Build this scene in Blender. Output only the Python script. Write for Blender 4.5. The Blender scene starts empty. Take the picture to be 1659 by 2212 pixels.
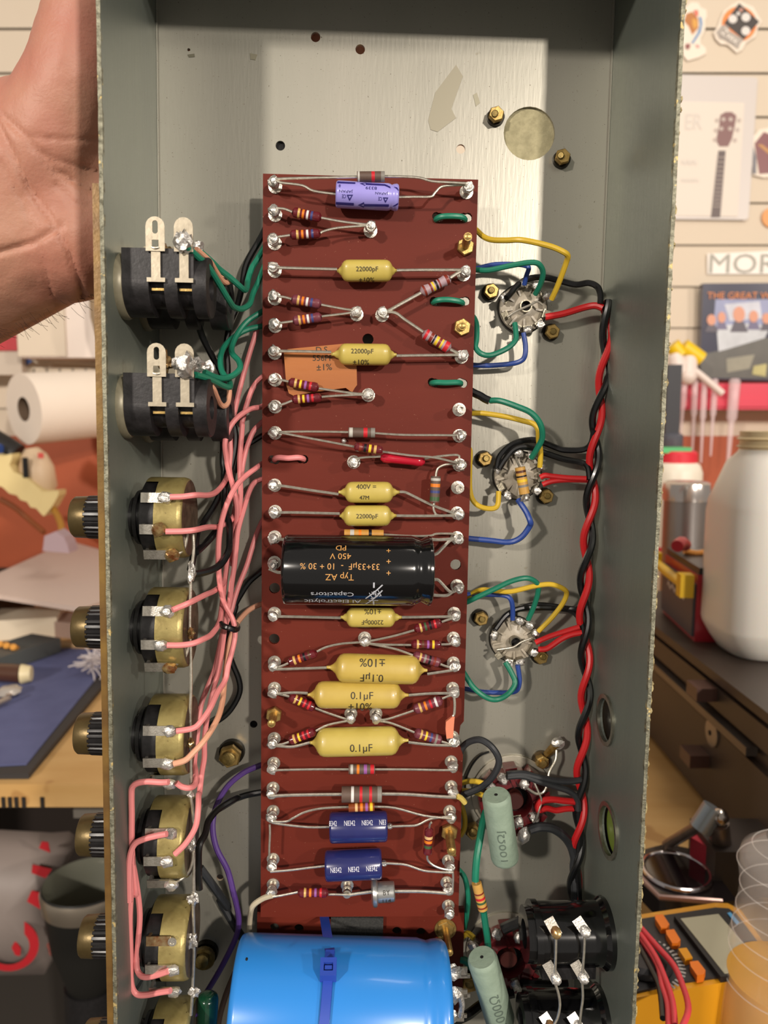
import bpy, bmesh, math, random
from mathutils import Vector as V, Matrix as M4, noise as NZ

# ------------------------------------------------------------------ camera, world, lights, exposure
SC = bpy.context.scene
COL = SC.collection
FPX, CX, CY = 1661.0, 829.5, 1106.0          # focal length and centre in pixels of a 1659 x 2212 frame
CAMPOS = V((0, 0, 1.25)); PITCH = math.radians(7)
cs, sn = math.cos(PITCH), math.sin(PITCH)
C_R, C_U, C_B = V((1, 0, 0)), V((0, sn, cs)), V((0, -cs, sn))
cam = bpy.data.cameras.new('camera'); camo = bpy.data.objects.new('camera', cam); COL.objects.link(camo)
camo.matrix_world = M4(((C_R.x, C_U.x, C_B.x, CAMPOS.x), (C_R.y, C_U.y, C_B.y, CAMPOS.y), (C_R.z, C_U.z, C_B.z, CAMPOS.z), (0, 0, 0, 1)))
cam.sensor_fit = 'HORIZONTAL'; cam.sensor_width = 36; cam.lens = 36 * FPX / 1659
cam.clip_start = .01; cam.clip_end = 20
cam.dof.use_dof = True; cam.dof.focus_distance = .255; cam.dof.aperture_fstop = 22
SC.camera = camo
SC.view_settings.view_transform = 'Standard'; SC.view_settings.look = 'None'
SC.view_settings.exposure = 0.0; SC.view_settings.gamma = 1.0; SC.view_settings.use_curve_mapping = False
wd = bpy.data.worlds.new('room_light'); SC.world = wd; wd.use_nodes = True
wd.node_tree.nodes['Background'].inputs[0].default_value = (1.0, .92, .83, 1)
wd.node_tree.nodes['Background'].inputs[1].default_value = .30


def area(name, loc, to, size, power, col):
    l = bpy.data.lights.new(name, 'AREA'); l.shape = 'RECTANGLE'; l.size, l.size_y = size; l.energy = power; l.color = col
    o = bpy.data.objects.new(name, l); COL.objects.link(o); o.location = loc
    o.rotation_euler = (V(to) - V(loc)).to_track_quat('-Z', 'Y').to_euler(); return o


area('ceiling_lamp', (1.54, -3.0, 2.30), (0, .5, 1.15), (.13, .13), 84, (1, .905, .80))
area('ceiling_lamp', (3.0, -2.05, 2.30), (0, .5, 1.1), (.16, .16), 44, (1, .90, .79))
area('ceiling_lamp', (-1.56, -2.3, 2.30), (0, .5, 1.1), (.16, .16), 66, (1, .905, .80))
area('bench_fill', (.50, .50, 2.30), (.2, .6, .95), (.8, .25), 6.5, (1, .90, .78))  # unseen fill light added to brighten the bench

# ------------------------------------------------------------------ chassis frame (the metal tray leans a little towards the lens)
D0 = .28
kZ = V((.036, -.0927, 1)).normalized()
kY = V((.0162, 1, .0928)); kY = (kY - kZ * kY.dot(kZ)).normalized()
kX = kY.cross(kZ)
def c2w(v): return C_R * v.x + C_U * v.y + C_B * v.z
_o = CAMPOS + c2w(-kZ * D0); _x, _y, _z = c2w(kX), c2w(kY), c2w(kZ)
CH = M4(((_x.x, _y.x, _z.x, _o.x), (_x.y, _y.y, _z.y, _o.y), (_x.z, _y.z, _z.z, _o.z), (0, 0, 0, 1)))
WORLD = M4.Identity(4)
def _ray(px, py): return V(((px - CX) / FPX, -(py - CY) / FPX, -1))
def P(px, py, z=0.0):
    """measured photo point -> point of the chassis plane at height z (chassis frame)"""
    d = _ray(px, py); d = V((d.dot(kX), d.dot(kY), d.dot(kZ))); t = (z - D0) / d.z
    return V((0, 0, D0)) + d * t
def W(px, py, ax, val):
    """measured photo point -> world point on the plane (axis ax = val)"""
    d = c2w(_ray(px, py)); return CAMPOS + d * ((val - CAMPOS[ax]) / d[ax])
REG = {'a': (540, 360, 3.1904), 'b': (540, 700, 3.1904), 'c': (540, 1020, 3.1904), 'd': (540, 1340, 3.1904), 'e': (540, 1660, 3.1904),
       'f': (480, 1920, 2.8603), 'j': (200, 460, 4.1475), 'k': (150, 980, 3.6867), 'l': (150, 1460, 3.6867), 'm': (150, 1840, 3.6867),
       's': (960, 480, 4.1475), 't': (960, 820, 4.1475), 'u': (960, 1200, 4.1475), 'v': (960, 1560, 4.1475), 'w': (960, 1860, 4.1475),
       'x': (400, 880, 5.265), 'y': (400, 1280, 4.61), 'z': (380, 480, 7.541), 'n': (1020, 1600, 7.541), 'p': (0, 0, 1)}
def Q(r, u, v): a = REG[r]; return (a[0] + u / a[2], a[1] + v / a[2])
def PX(s):
    """'a 10 20 30 40 b 5 6' -> list of photo points; a letter changes the survey sheet"""
    out = []; r = 'p'; n = []
    for t in s.split():
        if t.isalpha(): r = t; continue
        n.append(float(t))
        if len(n) == 2: out.append(Q(r, *n)); n = []
    return out
def PZ(s, z):
    pts = PX(s); n = len(pts)
    if not isinstance(z, (list, tuple)): z = [z, z]
    out = []
    for i, p in enumerate(pts):
        t = i / max(1, n - 1) * (len(z) - 1); k = min(int(t), len(z) - 2); f = t - k
        out.append(P(p[0], p[1], z[k] * (1 - f) + z[k + 1] * f))
    return out

# ------------------------------------------------------------------ materials
def lin(h):
    h = h.lstrip('#'); r = []
    for i in (0, 2, 4):
        c = int(h[i:i + 2], 16) / 255; r.append(c / 12.92 if c <= .04045 else ((c + .055) / 1.055) ** 2.4)
    return (*r, 1)
MATS = {}
def mat(key, h, rough=.5, metal=0.0, var=0.0, ns=400, h2=None, bump=0.0, bs=900, stretch=(1, 1, 1), sss=0, coat=0, trans=0, alpha=1, spots=None, ior=1.45, spec=.5):
    if key in MATS: return MATS[key]
    m = bpy.data.materials.new(key); m.use_nodes = True; nt = m.node_tree; b = nt.nodes['Principled BSDF']
    b.inputs['Base Color'].default_value = lin(h); b.inputs['Roughness'].default_value = rough; b.inputs['Metallic'].default_value = metal
    b.inputs['Specular IOR Level'].default_value = spec
    if sss: b.inputs['Subsurface Weight'].default_value = sss; b.inputs['Subsurface Radius'].default_value = (.004, .0015, .0008); b.inputs['Subsurface Scale'].default_value = 1
    if coat: b.inputs['Coat Weight'].default_value = coat; b.inputs['Coat Roughness'].default_value = .08
    if trans: b.inputs['Transmission Weight'].default_value = trans; b.inputs['IOR'].default_value = ior
    if alpha < 1: b.inputs['Alpha'].default_value = alpha
    tc = mp = None
    def coords():
        nonlocal tc, mp
        if mp is None:
            tc = nt.nodes.new('ShaderNodeTexCoord'); mp = nt.nodes.new('ShaderNodeMapping'); mp.inputs['Scale'].default_value = stretch
            nt.links.new(tc.outputs['Object'], mp.inputs['Vector'])
        return mp.outputs['Vector']
    def noise(sc, det=5, raw=False):
        n = nt.nodes.new('ShaderNodeTexNoise'); n.inputs['Scale'].default_value = sc; n.inputs['Detail'].default_value = det; v_ = coords()
        nt.links.new(tc.outputs['Object'] if raw else v_, n.inputs['Vector']); return n.outputs['Fac']
    src = None
    def mixc(fac, a, bcol):
        x = nt.nodes.new('ShaderNodeMix'); x.data_type = 'RGBA'; nt.links.new(fac, x.inputs['Factor'])
        if a is None: x.inputs['A'].default_value = lin(h)
        else: nt.links.new(a, x.inputs['A'])
        x.inputs['B'].default_value = bcol; return x.outputs['Result']
    def ramp(fac, lo, hi, top=1.0):
        r = nt.nodes.new('ShaderNodeMapRange'); r.inputs[1].default_value = lo; r.inputs[2].default_value = hi; r.inputs[4].default_value = top
        nt.links.new(fac, r.inputs[0]); return r.outputs[0]
    if var:
        col2 = lin(h2) if h2 else tuple(c * .45 for c in lin(h)[:3]) + (1,)
        src = mixc(ramp(noise(ns), .38, .68, var), None, col2)
    if spots:
        for (ss, lo, hs, am) in spots:
            src = mixc(ramp(noise(ss, 2, True), lo, lo + .04, am), src, lin(hs))
    if src is not None: nt.links.new(src, b.inputs['Base Color'])
    if bump:
        bn = nt.nodes.new('ShaderNodeBump'); bn.inputs['Strength'].default_value = bump; bn.inputs['Distance'].default_value = .0006
        nt.links.new(noise(bs, 6), bn.inputs['Height']); nt.links.new(bn.outputs['Normal'], b.inputs['Normal'])
    MATS[key] = m; return m

def clear_film(key, col, k=.5):
    m = bpy.data.materials.new(key); m.use_nodes = True; nt = m.node_tree; nt.nodes.remove(nt.nodes['Principled BSDF'])
    t = nt.nodes.new('ShaderNodeBsdfTransparent'); t.inputs[0].default_value = lin(col); g = nt.nodes.new('ShaderNodeBsdfGlossy'); g.inputs[0].default_value = (1, 1, 1, 1); g.inputs['Roughness'].default_value = .12
    w = nt.nodes.new('ShaderNodeLayerWeight'); w.inputs[0].default_value = k; x = nt.nodes.new('ShaderNodeMixShader')
    nt.links.new(w.outputs['Fresnel'], x.inputs[0]); nt.links.new(t.outputs[0], x.inputs[1]); nt.links.new(g.outputs[0], x.inputs[2]); nt.links.new(x.outputs[0], nt.nodes['Material Output'].inputs[0]); return m

# ------------------------------------------------------------------ mesh builder
def perp(d):
    d = d.normalized(); a = V((0, 0, 1)) if abs(d.z) < .9 else V((1, 0, 0))
    u = d.cross(a).normalized(); return u, d.cross(u).normalized()
def smooth_path(pts, k=4):
    if len(pts) < 3: return pts
    out = []
    for i in range(len(pts) - 1):
        p0 = pts[max(0, i - 1)]; p1 = pts[i]; p2 = pts[i + 1]; p3 = pts[min(len(pts) - 1, i + 2)]
        for j in range(k):
            t = j / k
            out.append(.5 * ((2 * p1) + (p2 - p0) * t + (2 * p0 - 5 * p1 + 4 * p2 - p3) * t * t + (3 * p1 - p0 - 3 * p2 + p3) * t ** 3))
    return out + [pts[-1]]
class G:
    def __init__(s): s.v = []; s.f = []; s.m = []
    def add(s, vs, fs, mi=0):
        o = len(s.v); s.v += [V(p) for p in vs]
        for f in fs: s.f.append([i + o for i in f]); s.m.append(mi)
        return s
    def tube(s, pts, r, mi=0, n=8, k=4, cap=True):
        pts = smooth_path([V(p) for p in pts], k) if k > 1 else [V(p) for p in pts]
        N = len(pts); rr = r if isinstance(r, (list, tuple)) else None
        vs = []; u = None
        for i, p in enumerate(pts):
            d = (pts[min(N - 1, i + 1)] - pts[max(0, i - 1)])
            if d.length < 1e-9: d = V((0, 0, 1))
            d.normalize()
            if u is None: u, w = perp(d)
            else: u = (u - d * u.dot(d)).normalized(); w = d.cross(u)
            if rr: t = i / (N - 1) * (len(rr) - 1); q = min(int(t), len(rr) - 2); R = rr[q] * (1 - t + q) + rr[q + 1] * (t - q)
            else: R = r
            for j in range(n):
                a = 2 * math.pi * j / n; vs.append(p + u * (R * math.cos(a)) + w * (R * math.sin(a)))
        fs = [[i * n + j, i * n + (j + 1) % n, (i + 1) * n + (j + 1) % n, (i + 1) * n + j] for i in range(N - 1) for j in range(n)]
        if cap: fs += [list(range(n - 1, -1, -1)), [(N - 1) * n + j for j in range(n)]]
        return s.add(vs, fs, mi)
    def lathe(s, p0, ax, prof, mi=0, n=20, sx=1, sy=1, u=None, a0=0, a1=2 * math.pi, cap=True):
        p0 = V(p0); ax = V(ax).normalized()
        if u is None: u, w = perp(ax)
        else: u = V(u).normalized(); w = ax.cross(u)
        full = abs(a1 - a0 - 2 * math.pi) < 1e-6; cnt = n if full else n + 1
        o = len(s.v)
        for (t, r) in prof:
            for j in range(cnt):
                a = a0 + (a1 - a0) * j / n; s.v.append(p0 + ax * t + u * (r * sx * math.cos(a)) + w * (r * sy * math.sin(a)))
        for i in range(len(prof) - 1):
            for j in range(n):
                j2 = (j + 1) % cnt
                s.f.append([o + i * cnt + j, o + i * cnt + j2, o + (i + 1) * cnt + j2, o + (i + 1) * cnt + j]); s.m.append(mi[i] if isinstance(mi, (list, tuple)) else mi)
        if cap and full:
            for i, rev in ((0, 1), (len(prof) - 1, 0)):
                if prof[i][1] > 1e-7:
                    ff = [o + i * cnt + j for j in range(n)]; s.f.append(ff[::-1] if rev else ff)
                    s.m.append((mi[0] if rev else mi[-1]) if isinstance(mi, (list, tuple)) else mi)
        return s
    def box(s, c, x, y, z, mi=0, X=None, Y=None, Z=None):
        c = V(c); X = V(X) if X else V((1, 0, 0)); Y = V(Y) if Y else V((0, 1, 0)); Z = V(Z) if Z else X.cross(Y)
        vs = [c + X * (x / 2 * i) + Y * (y / 2 * j) + Z * (z / 2 * k) for k in (-1, 1) for j in (-1, 1) for i in (-1, 1)]
        return s.add(vs, [[0, 2, 3, 1], [4, 5, 7, 6], [0, 1, 5, 4], [2, 6, 7, 3], [0, 4, 6, 2], [1, 3, 7, 5]], mi)
    def prism(s, poly, off, mi=0):
        n = len(poly); poly = [V(p) for p in poly]; off = V(off)
        return s.add(poly + [p + off for p in poly], [list(range(n))[::-1], list(range(n, 2 * n))] + [[i, (i + 1) % n, n + (i + 1) % n, n + i] for i in range(n)], mi)
    def ball(s, c, r, mi=0, ns=0.0, seed=0, nu=10, nv=7, X=None, Y=None, Z=None):
        c = V(c); r = V(r) if isinstance(r, (tuple, list)) else V((r, r, r))
        X = V(X) if X else V((1, 0, 0)); Y = V(Y) if Y else V((0, 1, 0)); Z = V(Z) if Z else V((0, 0, 1))
        vs = []
        for i in range(nv + 1):
            th = math.pi * i / nv
            for j in range(nu):
                ph = 2 * math.pi * j / nu; d = V((math.sin(th) * math.cos(ph), math.sin(th) * math.sin(ph), math.cos(th)))
                q = 1 + (ns * NZ.noise(d * 1.7 + V((seed * 3.1, seed * 1.7, 0))) if ns else 0)
                vs.append(c + X * (d.x * r.x * q) + Y * (d.y * r.y * q) + Z * (d.z * r.z * q))
        return s.add(vs, [[i * nu + j, (i + 1) * nu + j, (i + 1) * nu + (j + 1) % nu, i * nu + (j + 1) % nu] for i in range(nv) for j in range(nu)], mi)
    def mesh(s, name, mats, smooth=True, loc=V((0, 0, 0)), fix=True, ang=38):
        me = bpy.data.meshes.new(name); me.from_pydata([tuple(p - loc) for p in s.v], [], s.f)
        for m in (mats if isinstance(mats, (list, tuple)) else [mats]): me.materials.append(m)
        me.polygons.foreach_set('material_index', s.m)
        if fix:
            b = bmesh.new(); b.from_mesh(me); bmesh.ops.remove_doubles(b, verts=b.verts, dist=1e-7); bmesh.ops.recalc_face_normals(b, faces=b.faces); b.to_mesh(me); b.free()
        if smooth:
            me.polygons.foreach_set('use_smooth', [True] * len(me.polygons)); me.set_sharp_from_angle(angle=math.radians(ang))
        me.update(); return me
CTX = {'S': CH, 'loc': V((0, 0, 0)), 'root': None}
def tag(o, label=None, cat=None, group=None, kind=None):
    for k, v in (('label', label), ('category', cat), ('group', group), ('kind', kind)):
        if v: o[k] = v
    return o
def thing(name, label, cat, loc, group=None, S=CH, kind=None):
    o = bpy.data.objects.new(name, None); o.empty_display_size = .005; COL.objects.link(o); loc = V(loc)
    o.matrix_world = S @ M4.Translation(loc); CTX.update(S=S, loc=loc, root=o); return tag(o, label, cat, group, kind)
def part(g, name, mats, parent=None, label=None, smooth=True, kind=None, ang=38, fix=True):
    o = bpy.data.objects.new(name, g if isinstance(g, bpy.types.Mesh) else g.mesh(name, mats, smooth, CTX['loc'], fix, ang)); COL.objects.link(o)
    o.parent = parent or CTX['root']; return tag(o, label, kind=kind)
def solo(g, name, mats, label, cat, group=None, S=CH, loc=None, smooth=True, kind=None, ang=38, fix=True):
    loc = V(loc) if loc is not None else sum(g.v, V((0, 0, 0))) / len(g.v)
    o = bpy.data.objects.new(name, g.mesh(name, mats, smooth, loc, fix, ang)); COL.objects.link(o); o.matrix_world = S @ M4.Translation(loc)
    CTX.update(S=S, loc=loc, root=o); return tag(o, label, cat, group, kind)
def cut(g, cutters, name, mats, loc=V((0, 0, 0))):
    """mesh of g with the holes of cutters cut through it"""
    a = bpy.data.objects.new('tmp', g.mesh('tmp', mats, False)); b = bpy.data.objects.new('tmp', cutters.mesh('tmp', mats, False))
    COL.objects.link(a); COL.objects.link(b)
    md = a.modifiers.new('b', 'BOOLEAN'); md.object = b; md.operation = 'DIFFERENCE'; md.solver = 'EXACT'; md.use_self = True
    dg = bpy.context.evaluated_depsgraph_get(); me = bpy.data.meshes.new_from_object(a.evaluated_get(dg)); me.name = name
    bpy.data.objects.remove(a); bpy.data.objects.remove(b)
    me.transform(M4.Translation(-loc)); return me
def rot(v, ax, a): return M4.Rotation(a, 3, V(ax)) @ V(v)
# lettering: flat mesh letters laid on a surface
_txt = {}
def letters(s):
    if s not in _txt:
        c = bpy.data.curves.new('t', 'FONT'); c.body = s; c.align_x = 'CENTER'; c.align_y = 'CENTER'; c.resolution_u = 3
        o = bpy.data.objects.new('t', c); me = o.to_mesh()
        vs = [V((p.co.x, p.co.y, 0)) for p in me.vertices]; fs = [list(p.vertices) for p in me.polygons]; o.to_mesh_clear(); bpy.data.objects.remove(o)
        x0 = min(p.x for p in vs); x1 = max(p.x for p in vs); y0 = min(p.y for p in vs); y1 = max(p.y for p in vs)
        _txt[s] = ([V((p.x - (x0 + x1) / 2, p.y - (y0 + y1) / 2, 0)) for p in vs], fs, x1 - x0, y1 - y0)
    return _txt[s]
def write(g, s, fn, u, v, w, h=None, ang=0, mi=0):
    """put s centred on (u, v), w wide (h high), through fn(u, v) -> point"""
    vs, fs, tw, th = letters(s); kx = w / tw; ky = (h / th) if h else kx; c, d = math.cos(ang), math.sin(ang)
    b = bmesh.new(); bv = [b.verts.new(p) for p in vs]
    for f in fs:
        try: b.faces.new([bv[i] for i in f])
        except ValueError: pass
    bmesh.ops.triangulate(b, faces=b.faces); bmesh.ops.subdivide_edges(b, edges=b.edges, cuts=2, use_grid_fill=True); bmesh.ops.triangulate(b, faces=b.faces); b.verts.index_update()
    out = []
    for p in b.verts: x, y = p.co.x * kx, p.co.y * ky; out.append(fn(u + x * c - y * d, v + x * d + y * c))
    g.add(out, [[q.index for q in f.verts] for f in b.faces], mi); b.free()
def shape(g, poly, fn, mi=0, sub=1):
    """flat printed polygon (u,v list) through fn, cut into strips along its longest way"""
    b = bmesh.new(); b.faces.new([b.verts.new((x, y, 0)) for x, y in poly]); bmesh.ops.triangulate(b, faces=b.faces)
    for _ in range(sub): bmesh.ops.subdivide_edges(b, edges=b.edges, cuts=1, use_grid_fill=True)
    bmesh.ops.triangulate(b, faces=b.faces); b.verts.index_update()
    g.add([fn(p.co.x, p.co.y) for p in b.verts], [[q.index for q in f.verts] for f in b.faces], mi); b.free()
# ------------------------------------------------------------------ shared materials
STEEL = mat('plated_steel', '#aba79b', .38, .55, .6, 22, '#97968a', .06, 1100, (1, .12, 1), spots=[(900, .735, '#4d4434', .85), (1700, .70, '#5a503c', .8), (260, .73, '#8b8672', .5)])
STEELW = mat('plated_steel_shaded', '#7c8278', .42, .45, .6, 24, '#666c69', .12, 800, (1, .15, 1), spots=[(1500, .74, '#c9c4ae', .7), (900, .74, '#5b5646', .6)])  # tray steel again, darker: part of the walls' shade is in this colour
EDGE = mat('chipped_edge', '#918f7c', .5, .5, .9, 700, '#4f4c3c', .4, 1500, spots=[(330, .66, '#c9b277', .9)])
PANEL = mat('front_panel_brown', '#6b4f2a', .35, .3, .8, 90, '#8f7038', .1)
BOARD = mat('red_brown_laminate', '#642519', .55, 0, .5, 45, '#531c13', .06, 500, (.25, 1, 1), spots=[(1600, .745, '#a9765f', .7)], spec=.18)
TIN = mat('tinned_metal', '#d6d0c4', .3, .9, .5, 900, '#a9a294', .15, 2500)
TINR = mat('tinned_lead', '#d4cec0', .38, .85, .5, 700, '#a39c8c', .1, 2500)
SOLD = mat('solder', '#dedad4', .34, .75, .6, 600, '#9a968e', .5, 1400)
SOLDW = mat('dull_solder', '#dcd8d2', .42, .6, .5, 800, '#a7a29a', .6, 1800)
ROSIN = mat('flux_residue', '#7a4313', .25, 0, .6, 900, '#a9701d', coat=.5)
BRASS = mat('brass', '#c2a364', .36, .8, .6, 500, '#8d713a', .1, 1500)
BRASSD = mat('aged_brass', '#8d7742', .42, .7, .8, 350, '#564b2b', .2, 900)
BLACK = mat('black_plastic', '#161516', .38, 0, .6, 500, '#262425', .06)
BLACKG = mat('glossy_black', '#0b0b0c', .14, 0, coat=.6)
DARK = mat('dark_void', '#070606', .8)
INK = mat('dark_ink', '#2b2416', .6)
YCAP = mat('yellow_epoxy', '#bda952', .38, 0, .45, 160, '#a99443', .04, 500, coat=.3)
YCAP2 = mat('golden_epoxy', '#bca24c', .35, 0, .4, 160, '#aa8f3e', .04, 500, coat=.4)
BANDS = {k: mat('band_' + k, h, .4) for k, h in dict(gold='#c8a35c', orange='#dd7a22', white='#d9d6d4', blue='#3d4378', yellow='#e3bf2f', violet='#92579b', red='#c1242e', black='#15131a',
         brown='#5a3420', silver='#b9b6ae', grey='#827d76', green='#3d5a38', cream='#d8b27c', rust='#7c2c1f').items()}
RBODY = {'maroon': mat('maroon_enamel', '#5e161d', .22, 0, .4, 700, '#742b35', .05, coat=.6), 'plum': mat('faded_plum_enamel', '#6b2f3a', .35, 0, .5, 500, '#7a4650', .06),
         'taupe': mat('taupe_composition', '#5d4a40', .55, 0, .3, 700, '#4d3c33'), 'lilac': mat('grey_pink_enamel', '#a88f96', .5, 0, .5, 500, '#94787f', .1),
         'scarlet': mat('scarlet_enamel', '#b3122c', .2, 0, coat=.7), 'rust': mat('rust_enamel', '#7d3a14', .35), 'tan': mat('tan_enamel', '#c08d43', .4, 0, .4, 500, '#a8752f'),
         'mustard': mat('pale_mustard_enamel', '#c79a4f', .4, 0, .3, 500, '#b98942')}
BZ = .015                     # top face of the component board above the tray
LZ = .0205                    # height of the component leads

# ------------------------------------------------------------------ component board with its turrets, bolts and solder
TUR = PX('a 175 140 1490 178 175 335 830 445 172 530 172 720 1470 745 172 910 735 1020 910 1025 175 1100 b 172 200 1455 228 175 385 815 490 175 570 1440 590 175 750 1440 770 715 950 1440 970 172 1110 '
         'c 175 270 172 445 170 620 170 970 790 1140 1430 105 1425 280 1425 450 1425 780 1405 970 1400 1140 d 170 285 1400 290 170 465 1395 465 695 640 868 640 168 810 1395 800 165 980 1385 970 '
         'e 160 130 1385 120 160 290 1375 290 160 620 1365 630 160 795 1355 780 1365 940 670 800')
NOSOLD = {16, 27, 52}
DULL = {1, 6, 8, 9, 12, 14, 36, 41}
thing('circuit_board', 'long red-brown component board studded with metal turret terminals, bolted inside the grey tray', 'circuit board', P(795, 1150, BZ - .001))
bx = [P(568, 375, BZ), P(1033, 388, BZ), V((.0396, -.099, BZ)), V((.0384, -.1005, BZ)), V((.0378, -.106, BZ)), V((.0396, -.1115, BZ)), P(990, 1979, BZ), P(563, 1981, BZ)]
g = G().prism(bx, V((0, 0, -.0017)))
h = G()
for x, y in PX('b 812 115 c 1408 625 178 785 175 1130'): h.lathe(P(x, y, BZ - .004), (0, 0, 1), [(0, .0019), (.008, .0019)], n=14)
for s in ('a 1275 365 1300 372', 'a 1460 370 1490 372', 'a 1258 940 1280 945', 'a 1450 942 1475 940', 'b 1245 405 1268 412', 'b 1440 405 1460 415', 'b 160 930 185 935', 'b 355 930 378 930'):
    q = PX(s)
    for i in range(2):
        h.lathe(P(*q[i], BZ - .004), (0, 0, 1), [(0, .0014 + .0001 * i), (.008, .0014 + .0001 * i)], n=10)
# slots overlap in pairs: cut them one set at a time
me = cut(g, G().add(h.v, h.f), 'board_panel', [BOARD], CTX['loc'])
part(me, 'board_panel', None, label='red-brown laminate panel')
tg = G().lathe((0, 0, 0), (0, 0, 1), [(0, .0023), (.0005, .0023), (.0006, .0014), (.0031, .0013), (.0032, .00175), (.0038, .00175), (.0039, .00115), (.0050, .00115), (.0051, .00155), (.0062, .0015), (.0062, .0007), (.0052, .0006)], n=14)
tm = tg.mesh('turret_terminal', TIN)
blobs = []
for k in range(6):
    for M_, nm in ((SOLD, 'solder_joint'), (SOLDW, 'solder_joint')):
        b_ = G().ball((0, 0, .0052), (.00195, .0018, .0016), 0, .42, k + 3, 12, 8); blobs.append(b_.mesh('solder_joint', M_))
random.seed(4)
for i, (x, y) in enumerate(TUR):
    p = P(x, y, BZ) - CTX['loc']
    t = part(tm, 'turret_terminal', None); t.location = p
    if i not in NOSOLD:
        s_ = part(blobs[2 * (i % 6) + (1 if i in DULL else 0)], 'solder_joint', None, parent=t); s_.rotation_euler.z = random.random() * 6
def bolt(a, tip, rn, rs, hexh=.0022, z0=BZ, washer=False, z1=None):
    c = P(*a, z0); g = G(); u = V((math.cos(.4), math.sin(.4), 0))
    if washer: g.lathe(c, (0, 0, 1), [(0, rn * 1.2), (.0006, rn * 1.2)], n=18)
    g.lathe(c + V((0, 0, .0004)), (0, 0, 1), [(0, rn * .97), (.0003, rn), (hexh - .0003, rn), (hexh, rn * .9)], n=6, u=u)
    o = part(g, 'mounting_nut', BRASS, ang=20); e = P(*tip, z1)
    part(G().tube([c, e], rs, n=10, k=1).ball(e, (rs * .8, rs * .8, rs * .3), nu=8, nv=5), 'threaded_stud', BRASS, parent=o); return o
bolt(Q('a', 1480, 560), Q('a', 1502, 482), .0030, .0014, z1=BZ + .0125)
bolt(Q('a', 1458, 1112), Q('a', 1464, 1098), .0030, .0014, z1=BZ + .0042)
bolt(Q('d', 168, 640), Q('d', 148, 712), .0029, .0014, z1=BZ + .0105)
bolt(Q('e', 1370, 425), Q('e', 1390, 572), .0031, .0016, z1=BZ + .0135)
part(G().tube([P(*Q('e', 1395, 595), .0225), P(*Q('e', 1415, 600), .0215), P(*Q('e', 1405, 585), .021)], .0004, n=6), 'brass_crumb', BRASS)

# lower board that the blue can is strapped to
Z2 = .0085
thing('mounting_board', 'lower dark red board with drilled holes behind the blue capacitor', 'circuit board', P(780, 2090, Z2))
g = G().prism([P(556, 1958, Z2), P(1003, 1962, Z2), P(995, 2360, Z2), P(548, 2360, Z2)], (0, 0, -.0016)); h = G()
for x, y in PX('f 330 200 478 205 1075 222 1222 228'): h.lathe(P(x, y, Z2 - .004), (0, 0, 1), [(0, .0018), (.008, .0018)], n=14)
part(cut(g, h, 'board_panel', [BOARD], CTX['loc']), 'board_panel', None)
bolt(Q('f', 1378, 245), Q('f', 1405, 395), .0034, .0013, .001, Z2, True, Z2 + .016)
g = G().prism([P(*Q('f', 672, 178), Z2 + .002), P(*Q('f', 996, 182), Z2 + .002), P(*Q('f', 992, 310), Z2 + .002), P(*Q('f', 668, 310), Z2 + .002)], (0, 0, -.0019))
solo(g, 'foam_pad', mat('charcoal_foam', '#2b2b2a', .95, 0, .7, 1200, '#3d3d3b', .8, 1600), 'charcoal foam pad wedged between the red-brown boards above the blue capacitor', 'pad')

# ------------------------------------------------------------------ axial parts
class Axis:
    def __init__(s, reg, a, b, z, za=None):
        s.a2, s.b2 = Q(reg, *a), Q(reg, *b); s.p0, s.p1 = P(*s.a2, z), P(*s.b2, z if za is None else za); s.L = (s.p1 - s.p0).length; s.X = (s.p1 - s.p0) / s.L
        s.c = (s.p0 + s.p1) / 2; e = V((0, 0, D0)) - s.c; s.N = (e - s.X * e.dot(s.X)).normalized(); s.U = s.N.cross(s.X)
        s.k = s.L / math.hypot(b[0] - a[0], b[1] - a[1])         # metres per survey unit
def leads(ax, paths, r, zs=LZ, name='lead', m=None):
    for s in paths:
        part(G().tube(PZ(s, zs), r, n=7), name, m or TINR)
def resistor(label, reg, a, b, dia, kind, bands, lds, z=None, ends='dogbone', group='carbon film resistors on the board', lr=.00042, lz=LZ, name='resistor', zb=None):
    """bands: (fraction along the body, width, colour)"""
    ax = Axis(reg, a, b, z or BZ + .0042, zb); R = dia * ax.k / 2; L = ax.L
    thing(name, label, 'resistor', ax.c, group)
    base = RBODY[kind]; mats = [base]; idx = {}
    cuts = sorted({0.0, 1.0, .07, .17, .26, .74, .83, .93, *[f - w / 2 for f, w, _ in bands], *[f + w / 2 for f, w, _ in bands]})
    def rad(t):
        if ends == 'flat': return R
        e = min(t, 1 - t)
        if e <= 0: return R * .42
        if e < .075: return R * (.42 + .52 * (e / .075) ** .6)
        if e < .2: return R
        if e < .27: return R * (1 - .12 * (e - .2) / .07)
        return R * .88
    prof = [(t * L, rad(t)) for t in cuts]; mi = []
    for i in range(len(cuts) - 1):
        m_ = (cuts[i] + cuts[i + 1]) / 2; k = 0
        for f, w, c in bands:
            if abs(m_ - f) < w / 2:
                if c not in idx: idx[c] = len(mats); mats.append(BANDS[c])
                k = idx[c]
        mi.append(k)
    part(G().lathe(ax.p0, ax.X, prof, mi, 16), 'resistor_body', mats)
    leads(ax, lds, lr, lz); return ax
def B4(*c, x0=.24, dx=.145, w=.075): return [(x0 + i * dx, w, k) for i, k in enumerate(c)]

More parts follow.
